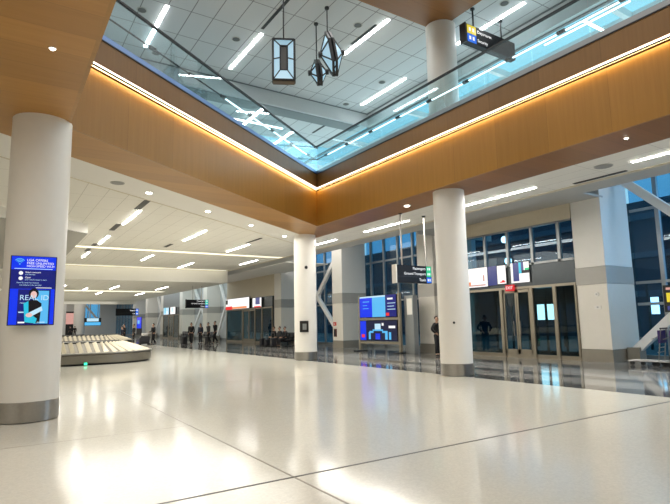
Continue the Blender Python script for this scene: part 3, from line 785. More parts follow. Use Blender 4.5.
# ------------------------------------------------------------------ ceiling lamps, diffusers, downlights
def strip(x, ya, yb, z, label, group, m='led', w=.085):
    t = thing('linear_light', label, 'light', (x, (ya + yb) / 2, z), group)
    MB().box(x - w / 2, x + w / 2, ya, yb, z - .03, z - .01).build('diffuser', M[m], t)
    MB().box(x - w / 2 - .02, x + w / 2 + .02, ya - .02, yb + .02, z - .012, z).build('frame', M['gypgrey'], t)
def slot(x, ya, yb, z, label, group, w=.14):
    t = thing('air_diffuser', label, 'vent', (x, (ya + yb) / 2, z), group)
    MB().box(x - w / 2, x + w / 2, ya, yb, z - .012, z).build('frame', M['vent'], t)
    mb = MB()
    for k in range(4):
        q = x - w / 2 + w * (k + .5) / 4
        mb.box(q - .008, q + .008, ya + .03, yb - .03, z - .02, z - .012)
    mb.build('slat', M['dsteel'], t)
def down(x, y, z, label, group=None, r=.085):
    t = thing('downlight', label, 'light', (x, y, z), group)
    MB().cyl((x, y, z - .025), (x, y, z - .012), r, seg=16).build('lens', M['down'], t)
    MB().lathe([(r * 1.06, z), (r * 1.6, z), (r * 1.6, z - .016), (r * 1.06, z - .016)], x, y, 20).build('ring', M['white'], t)
def disk(x, y, z, label, group=None, r=.16, m='speaker'):
    t = thing('ceiling_speaker', label, 'speaker', (x, y, z), group)
    MB().cyl((x, y, z - .02), (x, y, z), r, seg=18).build('grille', M[m], t)
    MB().lathe([(r, z), (r + .03, z), (r + .03, z - .012), (r, z - .012)], x, y, 18).build('ring', M['gypgrey'], t)
rows = {3.92: ('first row of ceiling strips from the nearest column', [(18.1, 20.9), (23.9, 26.4), (29.6, 32.0)]),
        7.15: ('second row of ceiling strips from the nearest column', [(20.8, 23.85), (29.5, 32.2)]),
        10.3: ('third row of ceiling strips from the nearest column', [(23.6, 26.5), (32.3, 35.4)])}
ords = ['nearest', 'middle', 'farthest']
for x, (g, segs) in rows.items():
    for i, (a, b) in enumerate(segs):
        strip(x, a, b, ZS, '%s white light strip in the %s' % (ords[i] if len(segs) == 3 else ('nearer', 'farther')[i], g), 'ceiling light strips over the left hall')
rl = ['at the right frame edge above the big pillar', 'beside the top of the column under the right balcony', 'above the stacked blue screens',
      'immediately right of the corner column', 'left of the corner column']
for lab, (a, b) in zip(rl, [(3.8, 6.6), (9.45, 12.9), (15.2, 18.1), (20.4, 22.7), (29.3, 32.0)]):
    strip(13.36, a, b, ZS, 'white ceiling strip by the facade, ' + lab, 'ceiling light strips by the glass facade')
for i, (x, a, b) in enumerate([(4.1, 41.9, 44.2), (5.9, 47.6 - 3, 50.0 - 3), (7.65, 41.6, 45.1), (11.25, 41.6, 45.1), (14.0, 41.2, 44.3)][:5]):
    if i == 4: continue
    strip(x, a, b, ZB, 'far light strip on the lower ceiling behind the beam, %s' % ['leftmost', 'second from the left', 'third from the left', 'rightmost'][i], 'light strips of the lower far ceiling')
for i, (x, a, b) in enumerate([(4.2, 52, 55), (7.7, 49.5, 52.5), (11.4, 50, 53.5)]):
    strip(x, a, b, ZB, 'farthest small light strip on the lower ceiling, %s' % ['left of three', 'middle of three', 'right of three'][i], 'light strips of the lower far ceiling')
vs = [(3.8, 16.55, 18.0, 'first'), (3.78, 20.98, 22.5, 'second'), (3.78, 25.2 + 1.3, 27.2, 'third'), (3.76, 28.4, 29.5, 'fourth')]
for x, a, b, n in vs: slot(x, a, b, ZS, 'dark slot diffuser on the light row nearest the screen column, %s' % n, 'slot diffusers in the left ceiling', .20)
slot(6.95, 25.1, 26.3, ZS, 'dark slot air diffuser on the middle light row of the left ceiling', 'slot diffusers in the left ceiling', .16)
slot(10.05, 21.6, 23.3, ZS, 'dark slot air diffuser on the light row next to the corner column', 'slot diffusers in the left ceiling', .12)
slot(14.05, 7.1, 8.65, ZS, 'dark slot air diffuser above the big right pillar', 'slot diffusers by the facade', .12)
dn = ['nearest to the big screen column', 'second along the wood edge', 'third along the wood edge', 'closest to the corner column']
for (x, y), n in zip([(3.6, 15.53), (5.97, 17.18), (8.34, 18.9), (10.75, 20.67)], dn):
    down(x, y, ZS, 'round white downlight in the ceiling band, ' + n, 'downlights along the slanted wood edge')
down(.46, 7.86, ZS - .012, 'tiny downlight in the wood ceiling above the nearest column', r=.03)
down(11.55, 13.19, ZS - .012, 'white downlight in the wood strip just left of the right column')
down(11.4, 5.71, ZS - .012, 'tiny downlight in the wood strip near the right frame edge', r=.035)
disk(13.1, 7.2, ZS, 'round grey speaker in the ceiling above the big right pillar', r=.2)
disk(2.6, 14.85, ZS, 'round grey speaker in the ceiling band near the first downlight')
# upper storey lamps
su = [(6.78, 14.55, 17.3, 'left of the square lantern'), (9.83, 11.75, 14.3, 'right of the faceted lanterns'), (12.9, 14.55, 17.45, 'far right, left of the upper column'),
      (12.78, 8.95, 11.7, 'behind the upper floor hanging sign'), (3.75, 14.6, 17.3, 'leftmost, cut by the frame top'), (9.83, 3.0, 5.7, 'overhead'), (6.78, 5.0, 7.7, 'overhead nearer'), (3.75, 6, 8.7, 'overhead left')]
for x, a, b, n in su[:5]: strip(x, a, b, ZU, 'white strip light in the upper ceiling, ' + n, 'upper ceiling strip lights', 'ledcool', .11)
for x, a, b in ((6.78, 17.5, 18.1), (3.75, 17.5, 18.0), (12.9, 12.6, 13.4)):
    pass
slot(6.68, 11.9, 14.3, ZU, 'dark slot beside the rod of the square lantern', 'upper ceiling slots', .10)
slot(11.97, 18.95, 20.1, ZU2, 'dark slot in the lower strip beyond the upper beam', 'upper ceiling slots', .10)
slot(9.68, 12.2, 13.6, ZU, 'dark slot beside the strip light right of the faceted lanterns', 'upper ceiling slots', .08)
for i, (x, y) in enumerate([(6.2, 15.3), (9.2, 12.53), (12.34, 15.3), (12.28, 17.76), (3.17, 15.23), (4.17, 17.57), (12.3, 9.3)]):
    disk(x, y, ZU, ['round grey speaker left of the square lantern', 'round grey speaker above the faceted lanterns', 'round grey speaker left of the upper column',
                    'small round speaker near the upper corner bulkhead', 'round grey speaker at the upper left behind the balustrade', 'round grey speaker low behind the left balustrade', 'round grey speaker above the upper floor sign'][i], 'upper ceiling speakers', .12, 'vent')
# luminous lines below the added glazed roof (gallery linear lamps)
gl = [(15.15, 17.5, 23.4, 'the long one beyond the corner'), (15.2, 10.0, 13.4, 'the one behind the upper floor sign'), (14.3, 6.7, 9.4, 'the one nearest the right frame edge'), (16.4, 5.0, 16.0, 'the one furthest from the balcony')]
for x, a, b, n in gl:
    strip(x, a, b, ZU2 - .1, 'thin light line under the added glazed roof, ' + n, 'gallery light lines', 'ledline', .06)
def cross(x0, x1, y, lab):
    t = thing('linear_light', lab, 'light', ((x0 + x1) / 2, y, ZU2 - .1), 'gallery light lines')
    MB().box(x0, x1, y, y + .07, ZU2 - .20, ZU2 - .16).build('diffuser', M['ledline'], t)
    MB().box(x0, x1, y - .02, y + .12, ZU2 - .16, ZU2 - .14).build('frame', M['gypgrey'], t)
cross(13.95, 15.6, 7.85, 'light line crossing the gallery roof right of the upper floor sign')
cross(7.0, 10.3, 19.9, 'light line crossing another behind the left balustrade')
for x, a, b, n in ((8.75, 18.6, 20.8, 'the left one behind the left balustrade'), (11.05, 20.4, 22.2, 'the right one near the balcony corner')):
    strip(x, a, b, ZU2 - .02, 'white strip light on the far upper ceiling, ' + n, 'gallery light lines', 'ledcool', .12)

# ------------------------------------------------------------------ pendant lanterns
def frame_edges(mb, P, edges, w): 
    for a, b in edges: mb.bar(P[a], P[b], w)
def lantern_square(x, y, z0, z1, w, rot, label):
    t = thing('pendant_lantern', label, 'lamp', (x, y, z0))
    cs, sn = math.cos(rot), math.sin(rot)
    R = lambda a, b, z: Vector((x + a * cs - b * sn, y + a * sn + b * cs, z))
    o = w / 2; dp = .11
    # front and rear frames are tapering trays: big rectangle outside, small rectangle inside
    iw = w * .17; it = (z1 - z0) * .13; ib = (z1 - z0) * .27
    fr = MB()
    for s in (-1, 1):
        P = [R(-o, s * dp, z0), R(o, s * dp, z0), R(o, s * dp, z1), R(-o, s * dp, z1)]
        Q = [R(-iw, s * .04, z0 + ib), R(iw, s * .04, z0 + ib), R(iw, s * .04, z1 - it), R(-iw, s * .04, z1 - it)]
        for i in range(4):
            fr.bar(P[i], P[(i + 1) % 4], .045); fr.bar(Q[i], Q[(i + 1) % 4], .03); fr.bar(P[i], Q[i], .03)
        mid = [(P[0] + P[3]) / 2, (Q[0] + Q[3]) / 2, (P[1] + P[2]) / 2, (Q[1] + Q[2]) / 2]
        fr.bar(mid[0], mid[1], .03); fr.bar(mid[2], mid[3], .03)
        for i in range(4):
            k = (i + 1) % 4
            nrm = (Q[i] - P[i]).cross(P[k] - P[i]).normalized() * .008
            MB().extr([P[i], P[k], Q[k], Q[i]], nrm).build('pane', M['pend_glass'], t)
    for a, b in ((-o, z0), (o, z0), (-o, z1), (o, z1)): fr.bar(R(a, -dp, b), R(a, dp, b), .045)
    fr.build('frame', M['dsteel'], t)
    MB().hexa([R(-iw * .9, -.03, z0 + ib), R(iw * .9, -.03, z0 + ib), R(iw * .9, .03, z0 + ib), R(-iw * .9, .03, z0 + ib), R(-iw * .9, -.03, z1 - it), R(iw * .9, -.03, z1 - it), R(iw * .9, .03, z1 - it), R(-iw * .9, .03, z1 - it)]).build('core', M['pend_core'], t)
    MB().hexa([R(-o, -dp, z0 - .05), R(o, -dp, z0 - .05), R(o, dp, z0 - .05), R(-o, dp, z0 - .05), R(-o, -dp, z0), R(o, -dp, z0), R(o, dp, z0), R(-o, dp, z0)]).build('bottom_plate', plain('lantern_bronze', (.10, .075, .045), .4), t)
    MB().cyl((x, y, z1), (x, y, ZU), .022, seg=8).build('rod', M['dsteel'], t)
    MB().cyl((x, y, ZU - .05), (x, y, ZU), .08, seg=10).build('ceiling_plate', M['dsteel'], t)
def lantern_facet(x, y, zc, hh, d, n0, label, ztop=ZU, seg=6, dz=0.):
    """two hexagonal pyramids back to back on a ring; n0 = horizontal axis of the pyramids"""
    t = thing('pendant_lantern', label, 'lamp', (x, y, zc - hh))
    n = Vector(n0).normalized(); u = Vector((0, 0, 1)); u = (u - n * u.dot(n)).normalized(); v = n.cross(u)
    c = Vector((x, y, zc))
    ring = []
    prof = [(1., 0), (.42, .50), (-.55, .50), (-1., .0), (-.55, -.50), (.42, -.50)]
    for s in (-1, 1):
        ring.append([c + n * (s * .05) + u * (a * hh) + v * (b * hh * .95) for a, b in prof])
    fr = MB()
    for s, rg in zip((-1, 1), ring):
        tip = c + n * (s * d)
        for i in range(6):
            k = (i + 1) % 6
            fr.bar(rg[i], rg[k], .075); fr.bar(rg[i], tip, .04)
            nr = (rg[k] - rg[i]).cross(tip - rg[i]).normalized() * .008
            MB().extr([rg[i], rg[k], tip], nr).build('pane', M['pend_glass'], t)
        MB().cyl(c + n * (s * (d - .06)), c + n * (s * (d + .05)), .085, seg=10).build('hub', M['dsteel'], t)
    for i in range(6): fr.bar(ring[0][i], ring[1][i], .05)
    fr.build('frame', M['dsteel'], t)
    p = ring[0][0] * .5 + ring[1][0] * .5
    MB().cyl(p, (p.x, p.y, ztop), .02, seg=8).build('rod', M['dsteel'], t)
    MB().cyl((p.x, p.y, ztop - .05), (p.x, p.y, ztop), .07, seg=10).build('ceiling_plate', M['dsteel'], t)
view = Vector((.5, .86, 0))
lantern_square(6.40, 12.28, 8.30, 9.50, .60, -math.radians(27.5), 'square glass lantern hanging on a rod, left of the faceted ones')
lantern_facet(7.95, 12.20, 9.52, .68, .34, (.90, -.42, .16), 'large faceted hexagonal glass lantern, nearer to the strip light')
lantern_facet(8.05, 13.12, 9.35, .40, .27, (.90, -.42, .12), 'small faceted glass lantern, lower left of the larger faceted one')

# ------------------------------------------------------------------ luggage carousels
def carousel(label):
    t = thing('luggage_carousel', label, 'carousel', (0, 0, 0))
    xr, xl, R0 = 4.25, -7.0, 2.45
    def ring(r, n=26):
        out = []
        for i in range(n + 1):
            a = -PI / 2 + PI * i / n; out.append((xr + r * math.cos(a), r * math.sin(a)))
        for i in range(n + 1):
            a = PI / 2 + PI * i / n; out.append((xl + r * math.cos(a), r * math.sin(a)))
        return out
    def dense(r, step=.08):
        """evenly spaced points round the racetrack, same count for every radius"""
        Lx = xr - xl; ns = int(Lx / step); na = int(PI * 2.0 / step)
        pts_ = [(xl + Lx * i / ns, -r) for i in range(ns)]
        pts_ += [(xr + r * math.cos(-PI / 2 + PI * i / na), r * math.sin(-PI / 2 + PI * i / na)) for i in range(na)]
        pts_ += [(xr - Lx * i / ns, r) for i in range(ns)]
        pts_ += [(xl + r * math.cos(PI / 2 + PI * i / na), r * math.sin(PI / 2 + PI * i / na)) for i in range(na)]
        return pts_
    def band(name, prof, m, parent=t):
        mb = MB(); rr = [[mb.bm.verts.new((p[0], p[1], z)) for p in dense(r)] for r, z in prof]
        n = len(rr[0])
        for a, b in zip(rr, rr[1:]):
            for i in range(n): mb.bm.faces.new((a[i], a[(i + 1) % n], b[(i + 1) % n], b[i]))
        return mb.build(name, m, parent, world=False, smooth=True)
    band('base', [(R0 - .12, 0), (R0 - .12, .10), (R0 - .3, .10)], M['rubber'])
    band('skirt', [(R0, .08), (R0 + .01, .40), (R0 - .04, .46)], M['skirt'])
    band('bumper', [(R0 - .01, .44), (R0 + .03, .46), (R0 + .03, .50), (R0 - .10, .52)], M['steel'])
    band('belt', [(R0 - .1, .47), (1.15, .88)], M['slatgap'])
    band('inner_rim', [(1.15, .84), (1.15, .93), (1.05, .95), (1.0, .88), (.95, .8)], M['rubber'])
    band('cover', [(1.05, .92), (.02, .94)], M['skirt'])
    # overlapping inclined slats, each raised at one edge
    mb = MB()
    A, B = dense(R0 - .10), dense(1.16); n = len(A); k = 0
    while k + 4 < n:
        a0, a1, b0, b1 = A[k], A[k + 2], B[k], B[k + 2]
        v = [(a0[0], a0[1], .49), (a1[0], a1[1], .545), (b1[0], b1[1], .95), (b0[0], b0[1], .895)]
        mb.bm.faces.new([mb.bm.verts.new(p) for p in v])
        w = [(a1[0], a1[1], .545), (a1[0], a1[1], .46), (b1[0], b1[1], .87), (b1[0], b1[1], .95)]
        mb.bm.faces.new([mb.bm.verts.new(p) for p in w])
        k += 4
    o = mb.build('slat', M['slat'], t, world=False); o['kind'] = 'stuff'
    return t
ca = carousel('luggage carousel with beige slats, the nearer one right of the screen column')
ca.location = (-.25, 26.75, 0)
cb = copy_tree(ca, label='farther luggage carousel, behind the nearer one')
cb.location = (3.2, 47.0, 0)
t = thing('floor_marker', 'tiny green light on the floor edge of the nearer carousel', 'light', (3.25, 24.2, .03))
MB().box(3.2, 3.32, 24.16, 24.2, .03, .13).build('lens', screen_mat('green_led', (.05, .9, .45), 2.), t)
MB().box(3.19, 3.33, 24.2, 24.24, .02, .14).build('case', M['black'], t)

# ------------------------------------------------------------------ luggage carts at the right edge
def cart(label, grp):
    t = thing('luggage_cart', label, 'cart', (0, 0, 0), grp)
    b = lambda mb, n, m: mb.build(n, m, t, world=False)
    f = MB()
    for x in (-.28, .28):
        f.cyl((x, -.5, .16), (x, .45, .16), .018, seg=8); f.cyl((x, .42, .16), (x * .9, .55, 1.18), .018, seg=8)
    for y in (-.5, -.2, .1, .4): f.cyl((-.28, y, .16), (.28, y, .16), .012, seg=6)
    for x in (-.14, 0, .14): f.cyl((x, -.5, .16), (x, .42, .16), .008, seg=6)
    f.cyl((-.28, .42, .45), (.28, .42, .45), .014, seg=6); f.cyl((-.27, .46, .6), (.27, .46, .6), .012, seg=6)
    b(f, 'frame', M['steel'])
    b(MB().box(-.3, .3, .46, .52, .74, 1.14), 'back_panel', M['purple'])
    b(MB().cyl((-.32, .56, 1.2), (.32, .56, 1.2), .024, seg=8), 'handle', M['black'])
    k = MB()
    for x in (-.2, .2): k.bar((x, .5, .98), (x, .25, .86), .015)
    k.bar((-.22, .25, .86), (.22, .25, .86), .015); k.bar((-.22, .36, .91), (.22, .36, .91), .012)
    b(k, 'basket', M['steel'])
    for x, y in ((-.26, .38), (.26, .38), (0, -.46)):
        b(MB().cyl((x - .025, y, .07), (x + .025, y, .07), .07, seg=12), 'wheel', M['rubber'])
    return t
cl = ['first luggage cart of the nested row at the right edge, nearest the big pillar', 'second luggage cart in the nested row from the big pillar', 'third luggage cart in the nested row from the big pillar', 'fourth luggage cart in the nested row, cut by the right frame edge']
c0 = cart(cl[0], 'nested luggage carts by the right window')
for i in range(4):
    c = c0 if i == 0 else copy_tree(c0, label=cl[i])
    c.location = (17.95 + .02 * i, 9.0 - .34 * i, 0); c.rotation_euler = (0, 0, math.radians(188))

# ------------------------------------------------------------------ seats
def bench(label, n=5):
    t = thing('bench_seating', label, 'bench', (0, 0, 0), 'black bench seats by the facade')
    b = lambda mb, nm, m: mb.build(nm, m, t, world=False, bevel=0)
    b(MB().box(-.05, .05, -.02, n * .6 + .02, .30, .38), 'beam', M['dsteel'])
    for k in range(n):
        y = .3 + k * .6
        b(MB().box(-.24, .24, y - .26, y + .26, .40, .47), 'seat', M['black'])
        b(MB().hexa([(.20, y - .26, .46), (.26, y - .26, .46), (.26, y + .26, .46), (.20, y + .26, .46), (.34, y - .26, .92), (.39, y - .26, .92), (.39, y + .26, .92), (.34, y + .26, .92)]), 'backrest', M['black'])
    for k in range(n + 1):
        y = k * .6
        b(MB().box(-.2, .22, y - .02, y + .02, .60, .64).box(.16, .20, y - .02, y + .02, .38, .62), 'armrest', M['dsteel'])
    for y in (.3, n * .6 - .3):
        b(MB().box(-.25, .25, y - .03, y + .03, 0, .03).box(-.03, .03, y - .03, y + .03, 0, .32), 'leg', M['dsteel'])
    return t
b0 = bench('black bench seats with seated people left of the corner column')
b0.location = (17.0, 32.0, 0)
b1_ = copy_tree(b0, label='second black bench row behind the seated people, nearer the pillar'); b1_.location = (17.9, 32.6, 0)
b2_ = copy_tree(b0, label='distant dark bench seats before the grey wall behind the walking people'); b2_.location = (17.2, 48.2, 0)
b3_ = copy_tree(b0, label='distant dark bench seats left of the walking people'); b3_.location = (17.2, 55.2, 0)

# ------------------------------------------------------------------ people
def skin_mesh(name, chains, mat, parent, sub=1):
    """chains: list of [(x,y,z,r), ...]; points with identical coordinates are joined"""
    idx = {}; V = []; Rr = []; E = []
    def vid(p):
        k = tuple(round(c, 4) for c in p[:3])
        if k not in idx: idx[k] = len(V); V.append(p[:3]); Rr.append(p[3])
        return idx[k]
    for ch in chains:
        ids = [vid(p) for p in ch]
        for a, b in zip(ids, ids[1:]):
            if a != b: E.append((a, b))
    me = bpy.data.meshes.new(name); me.from_pydata(V, E, [])
    o = bpy.data.objects.new(name, me); C.objects.link(o)
    md = o.modifiers.new('skin', 'SKIN'); md.use_smooth_shade = True
    if not me.skin_vertices: 
        bpy.context.view_layer.objects.active = o
    sv = me.skin_vertices[0].data if me.skin_vertices else None
    if sv is None: raise RuntimeError('no skin layer')
    for i, r in enumerate(Rr):
        rr = r if isinstance(r, tuple) else (r, r)
        sv[i].radius = rr
    sv[0].use_root = True
    if sub:
        sd = o.modifiers.new('sub', 'SUBSURF'); sd.levels = sub; sd.render_levels = sub
    bpy.context.view_layer.update()
    dg = bpy.context.evaluated_depsgraph_get()
    m2 = bpy.data.meshes.new_from_object(o.evaluated_get(dg))
    bpy.data.objects.remove(o); 
    m2.name = name; m2.materials.clear(); m2.materials.append(mat)
    m2.polygons.foreach_set('use_smooth', [True] * len(m2.polygons))
    o = bpy.data.objects.new(name, m2); C.objects.link(o); o.parent = parent
    return o
def person(loc, rz, label, top='cloth_black', low='cloth_black', pose='walk', h=1.74, hair='short', arms=None, group=None):
    """local frame: faces +y; pose walk / stand / sit"""
    t = thing('person', label, 'person', loc, group); t.rotation_euler = (0, 0, rz); t.scale = (h / 1.74,) * 3
    zp = .94
    if pose == 'sit': zp = .52
    lean = .05 if pose == 'walk' else 0.0
    pel = (0, 0, zp, .125); wai = (0, .01 + lean * .3, zp + .17, .115); che = (0, lean * .8, zp + .38, .145); shc = (0, lean, zp + .50, .10)
    nec = (0, lean + .01, zp + .57, .055); hb = (0, lean + .025, zp + .63, .062)
    head = [nec, hb, (0, lean + .03, zp + .685, .088), (0, lean + .022, zp + .75, .096), (0, lean + .012, zp + .80, .06)]
    dz = zp - .94
    if pose == 'walk':
        legs = {-1: [(-.09, .02, .88, .088), (-.095, .20, .50, .062), (-.095, .24, .10, .042)], 1: [(.09, 0, .88, .088), (.095, -.02, .48, .062), (.095, -.28, .14, .042)]}
    elif pose == 'sit':
        legs = {s: [(s * .10, .06, .50, .088), (s * .12, .47, .50, .066), (s * .12, .50, .10, .042)] for s in (-1, 1)}
    else:
        legs = {s: [(s * .09, 0, .88, .088), (s * .105, .02, .49, .062), (s * .115, 0, .10, .042)] for s in (-1, 1)}
    A = arms or ('swing' if pose == 'walk' else 'hang')
    ar = {}
    for s in (-1, 1):
        sh = (s * .185, lean, 1.42 + dz, .062)
        if A == 'swing': ar[s] = [sh, (s * .235, -.10 * s, 1.14 + dz, .045), (s * .22, .10 - .12 * s, .92 + dz, .032)]
        elif A == 'hang': ar[s] = [sh, (s * .24, -.02, 1.13 + dz, .045), (s * .24, .06, .90 + dz, .032)]
        elif A == 'push': ar[s] = [sh, (s * .23, .06, 1.14 + dz, .045), (s * .2, .33, 1.06 + dz, .032)]
        elif A == 'hip': ar[s] = [sh, (s * .38, -.06, 1.20 + dz, .045), (s * .20, .06, 1.02 + dz, .032)]
        elif A == 'lap': ar[s] = [sh, (s * .24, .06, 1.16 + dz, .045), (s * .12, .30, 1.06 + dz, .032)]
    g = lambda ch, k: [(p[0], p[1], p[2], p[3] + k) for p in ch]
    chains = [[pel, wai, che, shc, nec] + head[1:]]
    for s in (-1, 1):
        l = legs[s]; an = l[2]
        chains.append([pel] + l + [(an[0], an[1] + .03, an[2] - .055, .035), (an[0], an[1] + .16, an[2] - .065, .03)])
        a = ar[s]; wv = Vector(a[2][:3]); fd = (wv - Vector(a[1][:3])).normalized(); sd = Vector((0, 1, 0)) if abs(fd.y) < .8 else Vector((-s, 0, 0))
        palm = wv + fd * .055
        chains.append([shc] + a + [(*palm, .030)])
        for q, ln in ((-.024, .070), (-.008, .082), (.008, .078), (.024, .062)):
            b_ = palm + sd * q + fd * .02; m_ = b_ + fd * ln * .55; e_ = m_ + (fd * .8 + Vector((-s * .5, .1, 0))).normalized() * ln * .5
            chains.append([(*palm, .030), (*b_, .0095), (*m_, .009), (*e_, .0075)])
        th = wv + fd * .02 + sd * .03; te = th + (fd + sd * .7).normalized() * .05
        chains.append([(*wv, a[2][3]), (*th, .011), (*te, .008)])
    body = skin_mesh('body', chains, M['skin'], t)
    jk = [[(0, 0, zp - .02, .148)] + g([wai, che], .03) + [(0, lean, zp + .505, .12), (0, lean + .008, zp + .545, .075)]]
    for s in (-1, 1): jk.append([(0, lean, zp + .505, .12)] + g(ar[s], .022))
    skin_mesh('jacket', jk, M[top], t)
    tr = [[(0, 0, zp + .10, .13), (0, 0, zp, .140)]]
    for s in (-1, 1): tr.append([(0, 0, zp, .140)] + g(legs[s], .022))
    skin_mesh('trousers', tr, M[low], t)
    for s in (-1, 1):
        an = legs[s][2]
        skin_mesh('shoe', [[(an[0], an[1] - .04, an[2] - .045, .045), (an[0], an[1] + .06, an[2] - .055, .045), (an[0], an[1] + .19, an[2] - .063, .035)]], M['black'], t)
    hc = Vector((0, lean + .01, zp + .765))
    hr = [[(hc.x, hc.y - .055, hc.z - .07, .055), (hc.x, hc.y - .05, hc.z, .08), (hc.x, hc.y + .0, hc.z + .055, .08), (hc.x, hc.y + .06, hc.z + .05, .045)]]
    if hair == 'long': hr.append([(hc.x, hc.y - .055, hc.z - .07, .055), (hc.x, hc.y - .08, hc.z - .20, .06), (hc.x, hc.y - .08, hc.z - .28, .04)])
    skin_mesh('hair', hr, M['hair'], t)
    fc = MB(); fy = lean + .028 + .088
    fc.bar((0, fy - .01, zp + .735), (0, fy + .022, zp + .70), .022)
    fc.build('nose', M['skin'], t, world=False)
    for s in (-1, 1):
        MB().ball((s * .032, fy - .005, zp + .735), .011, 8).build('eye', M['hair'], t, world=False)
        MB().ball((s * .094, lean + .02, zp + .72), .022, 8).build('ear', M['skin'], t, world=False)
    MB().box(-.025, .025, fy - .012, fy + .002, zp + .655, zp + .665).build('mouth', M['s_pink'] if False else M['red'], t, world=False)
    return t
person((16.72, 17.42, 0), math.radians(200), 'person in black half hidden behind the column under the right balcony, hand on hip', pose='stand', arms='hip')
person((13.45, 42.3, 0), math.radians(150), 'person in dark clothes walking, leftmost of the walking group', pose='walk', arms='swing')
person((14.75, 43.9, 0), math.radians(120), 'person in dark clothes standing in the middle of the walking group', pose='stand', top='cloth_navy', hair='long', h=1.66)
person((15.3, 43.4, 0), math.radians(100), 'person in charcoal walking close beside the tall one', pose='walk', top='cloth_grey')
person((15.75, 43.0, 0), math.radians(100), 'tallest person in black at the right of the walking group', pose='walk', h=1.84)
person((11.35, 45.8, 0), math.radians(110), 'person in black pushing a loaded luggage trolley right of the carousels', pose='walk', arms='push')
person((15.3, 62., 0), math.radians(180), 'distant person in a pale top and dark trousers before the farthest vestibule', top='cloth_white', pose='stand')
person((10.0, 51.0, 0), math.radians(60), 'person in black standing at the end of the farther carousel, left of two', pose='stand')
person((10.75, 50.6, 0), math.radians(80), 'person in charcoal standing at the end of the farther carousel, right of two', pose='stand', top='cloth_grey')
person((9.5, 49.3, 0), math.radians(60), 'short person in navy bending forward by the farther carousel', pose='stand', top='cloth_navy', h=1.55)
for i, y in enumerate((32.5, 33.3, 34.2)):
    person((16.9, y, 0), math.radians(90), ['seated person in black on the bench, nearest the corner column', 'seated person in charcoal in the middle of the bench', 'seated person in black at the left end of the bench'][i], pose='sit', arms='lap', top=('cloth_black', 'cloth_grey', 'cloth_black')[i])
person((10.4, 96, 0), 0, 'tiny distant person in dark clothes at the far left end, left one', pose='stand')
person((11.2, 97, 0), 0, 'tiny distant person in dark clothes at the far left end, right one', pose='stand')
def suitcase(x, y, rz, h, label, m='luggage'):
    t = thing('suitcase', label, 'suitcase', (x, y, 0)); t.rotation_euler = (0, 0, rz)
    b = lambda mb, n, mm, **k: mb.build(n, mm, t, world=False, **k)
    b(MB().box(-.22, .22, -.13, .13, .06, h), 'shell', M[m], bevel=.04)
    b(MB().cyl((-.12, .08, h), (-.12, .08, h + .35), .01, seg=6).cyl((.12, .08, h), (.12, .08, h + .35), .01, seg=6).cyl((-.13, .08, h + .35), (.13, .08, h + .35), .016, seg=6), 'handle', M['steel'])
    for sx in (-.17, .17):
        for sy in (-.09, .09): b(MB().cyl((sx - .02, sy, .035), (sx + .02, sy, .035), .035, seg=10), 'wheel', M['rubber'])
suitcase(12.9, 42.4, .4, .68, 'dark suitcase beside the leftmost walking person')
suitcase(15.0, 42.9, .9, .62, 'dark suitcase between the walking people')
suitcase(16.2, 32.9, 0, .6, 'black suitcase in front of the seated people, right one')
suitcase(16.2, 34.6, .3, .55, 'black suitcase in front of the seated people, left one')
suitcase(16.15, 33.7, .2, .5, 'small black suitcase in front of the seated people, middle one')
tr = thing('luggage_trolley', 'loaded luggage trolley with pale bag pushed by a person in black', 'cart', (10.6, 45.6, 0))
MB().box(10.1, 11.0, 45.35, 45.9, .12, .18).build('deck', M['dsteel'], tr)
MB().cyl((11.0, 45.4, .15), (11.05, 45.4, 1.05), .02, seg=6).cyl((11.0, 45.85, .15), (11.05, 45.85, 1.05), .02, seg=6).cyl((11.05, 45.35, 1.05), (11.05, 45.9, 1.05), .025, seg=6).build('handle', M['steel'], tr)
for x in (10.2, 10.9):
    for y in (45.42, 45.83): MB().cyl((x, y - .025, .07), (x, y + .025, .07), .07, seg=10).build('wheel', M['rubber'], tr)
t = thing('travel_bag', 'black bag lying on the luggage trolley', 'bag', (10.5, 45.6, .18))
MB().box(10.15, 10.95, 45.38, 45.88, .18, .75).build('body', M['luggage'], t, bevel=.08)
t = thing('travel_bag', 'pale bag on top of the black bag on the trolley', 'bag', (10.5, 45.6, .76))
MB().box(10.3, 10.8, 45.42, 45.82, .76, 1.0).build('body', M['cloth_white'], t, bevel=.08)

# ------------------------------------------------------------------ outside
struct('ground_outside', MB().box(22, 90, -60, 160, -.2, -.1), M['asphalt'])
t = thing('parking_structure', 'dark building across the road outside the windows', 'building', (45, 30, 0))
MB().box(45, 60, -40, 160, -.1, 11.2).build('facade', M['outdark'], t)
for z in (3.2, 6.4, 9.6): MB().box(44.8, 45, -40, 160, z, z + .5).build('floor_band', plain('outside_band', (.05, .085, .12), .8), t)
t = thing('bus_shelter', 'bright lit shelter panel outside the right-hand window', 'shelter', (28, 13.4, 0))
MB().box(28, 28.1, 13.25, 13.6, 1.7, 2.55).build('panel', M['outlight'], t); MB().box(28.1, 28.2, 12.9, 13.0, -.1, 3.4).box(28.1, 28.2, 13.75, 13.85, -.1, 3.4).build('post', M['dsteel'], t)
t = thing('bus_shelter', 'bright lit shelter panel outside seen through the vestibule door', 'shelter', (28, 20, 0))
MB().box(28, 28.1, 19.1, 20.3, 1.5, 2.8).build('panel', M['outlight'], t); MB().box(28.1, 28.2, 18.5, 18.7, -.1, 3.1).box(28.1, 28.2, 20.4, 20.6, -.1, 3.1).build('post', M['dsteel'], t)
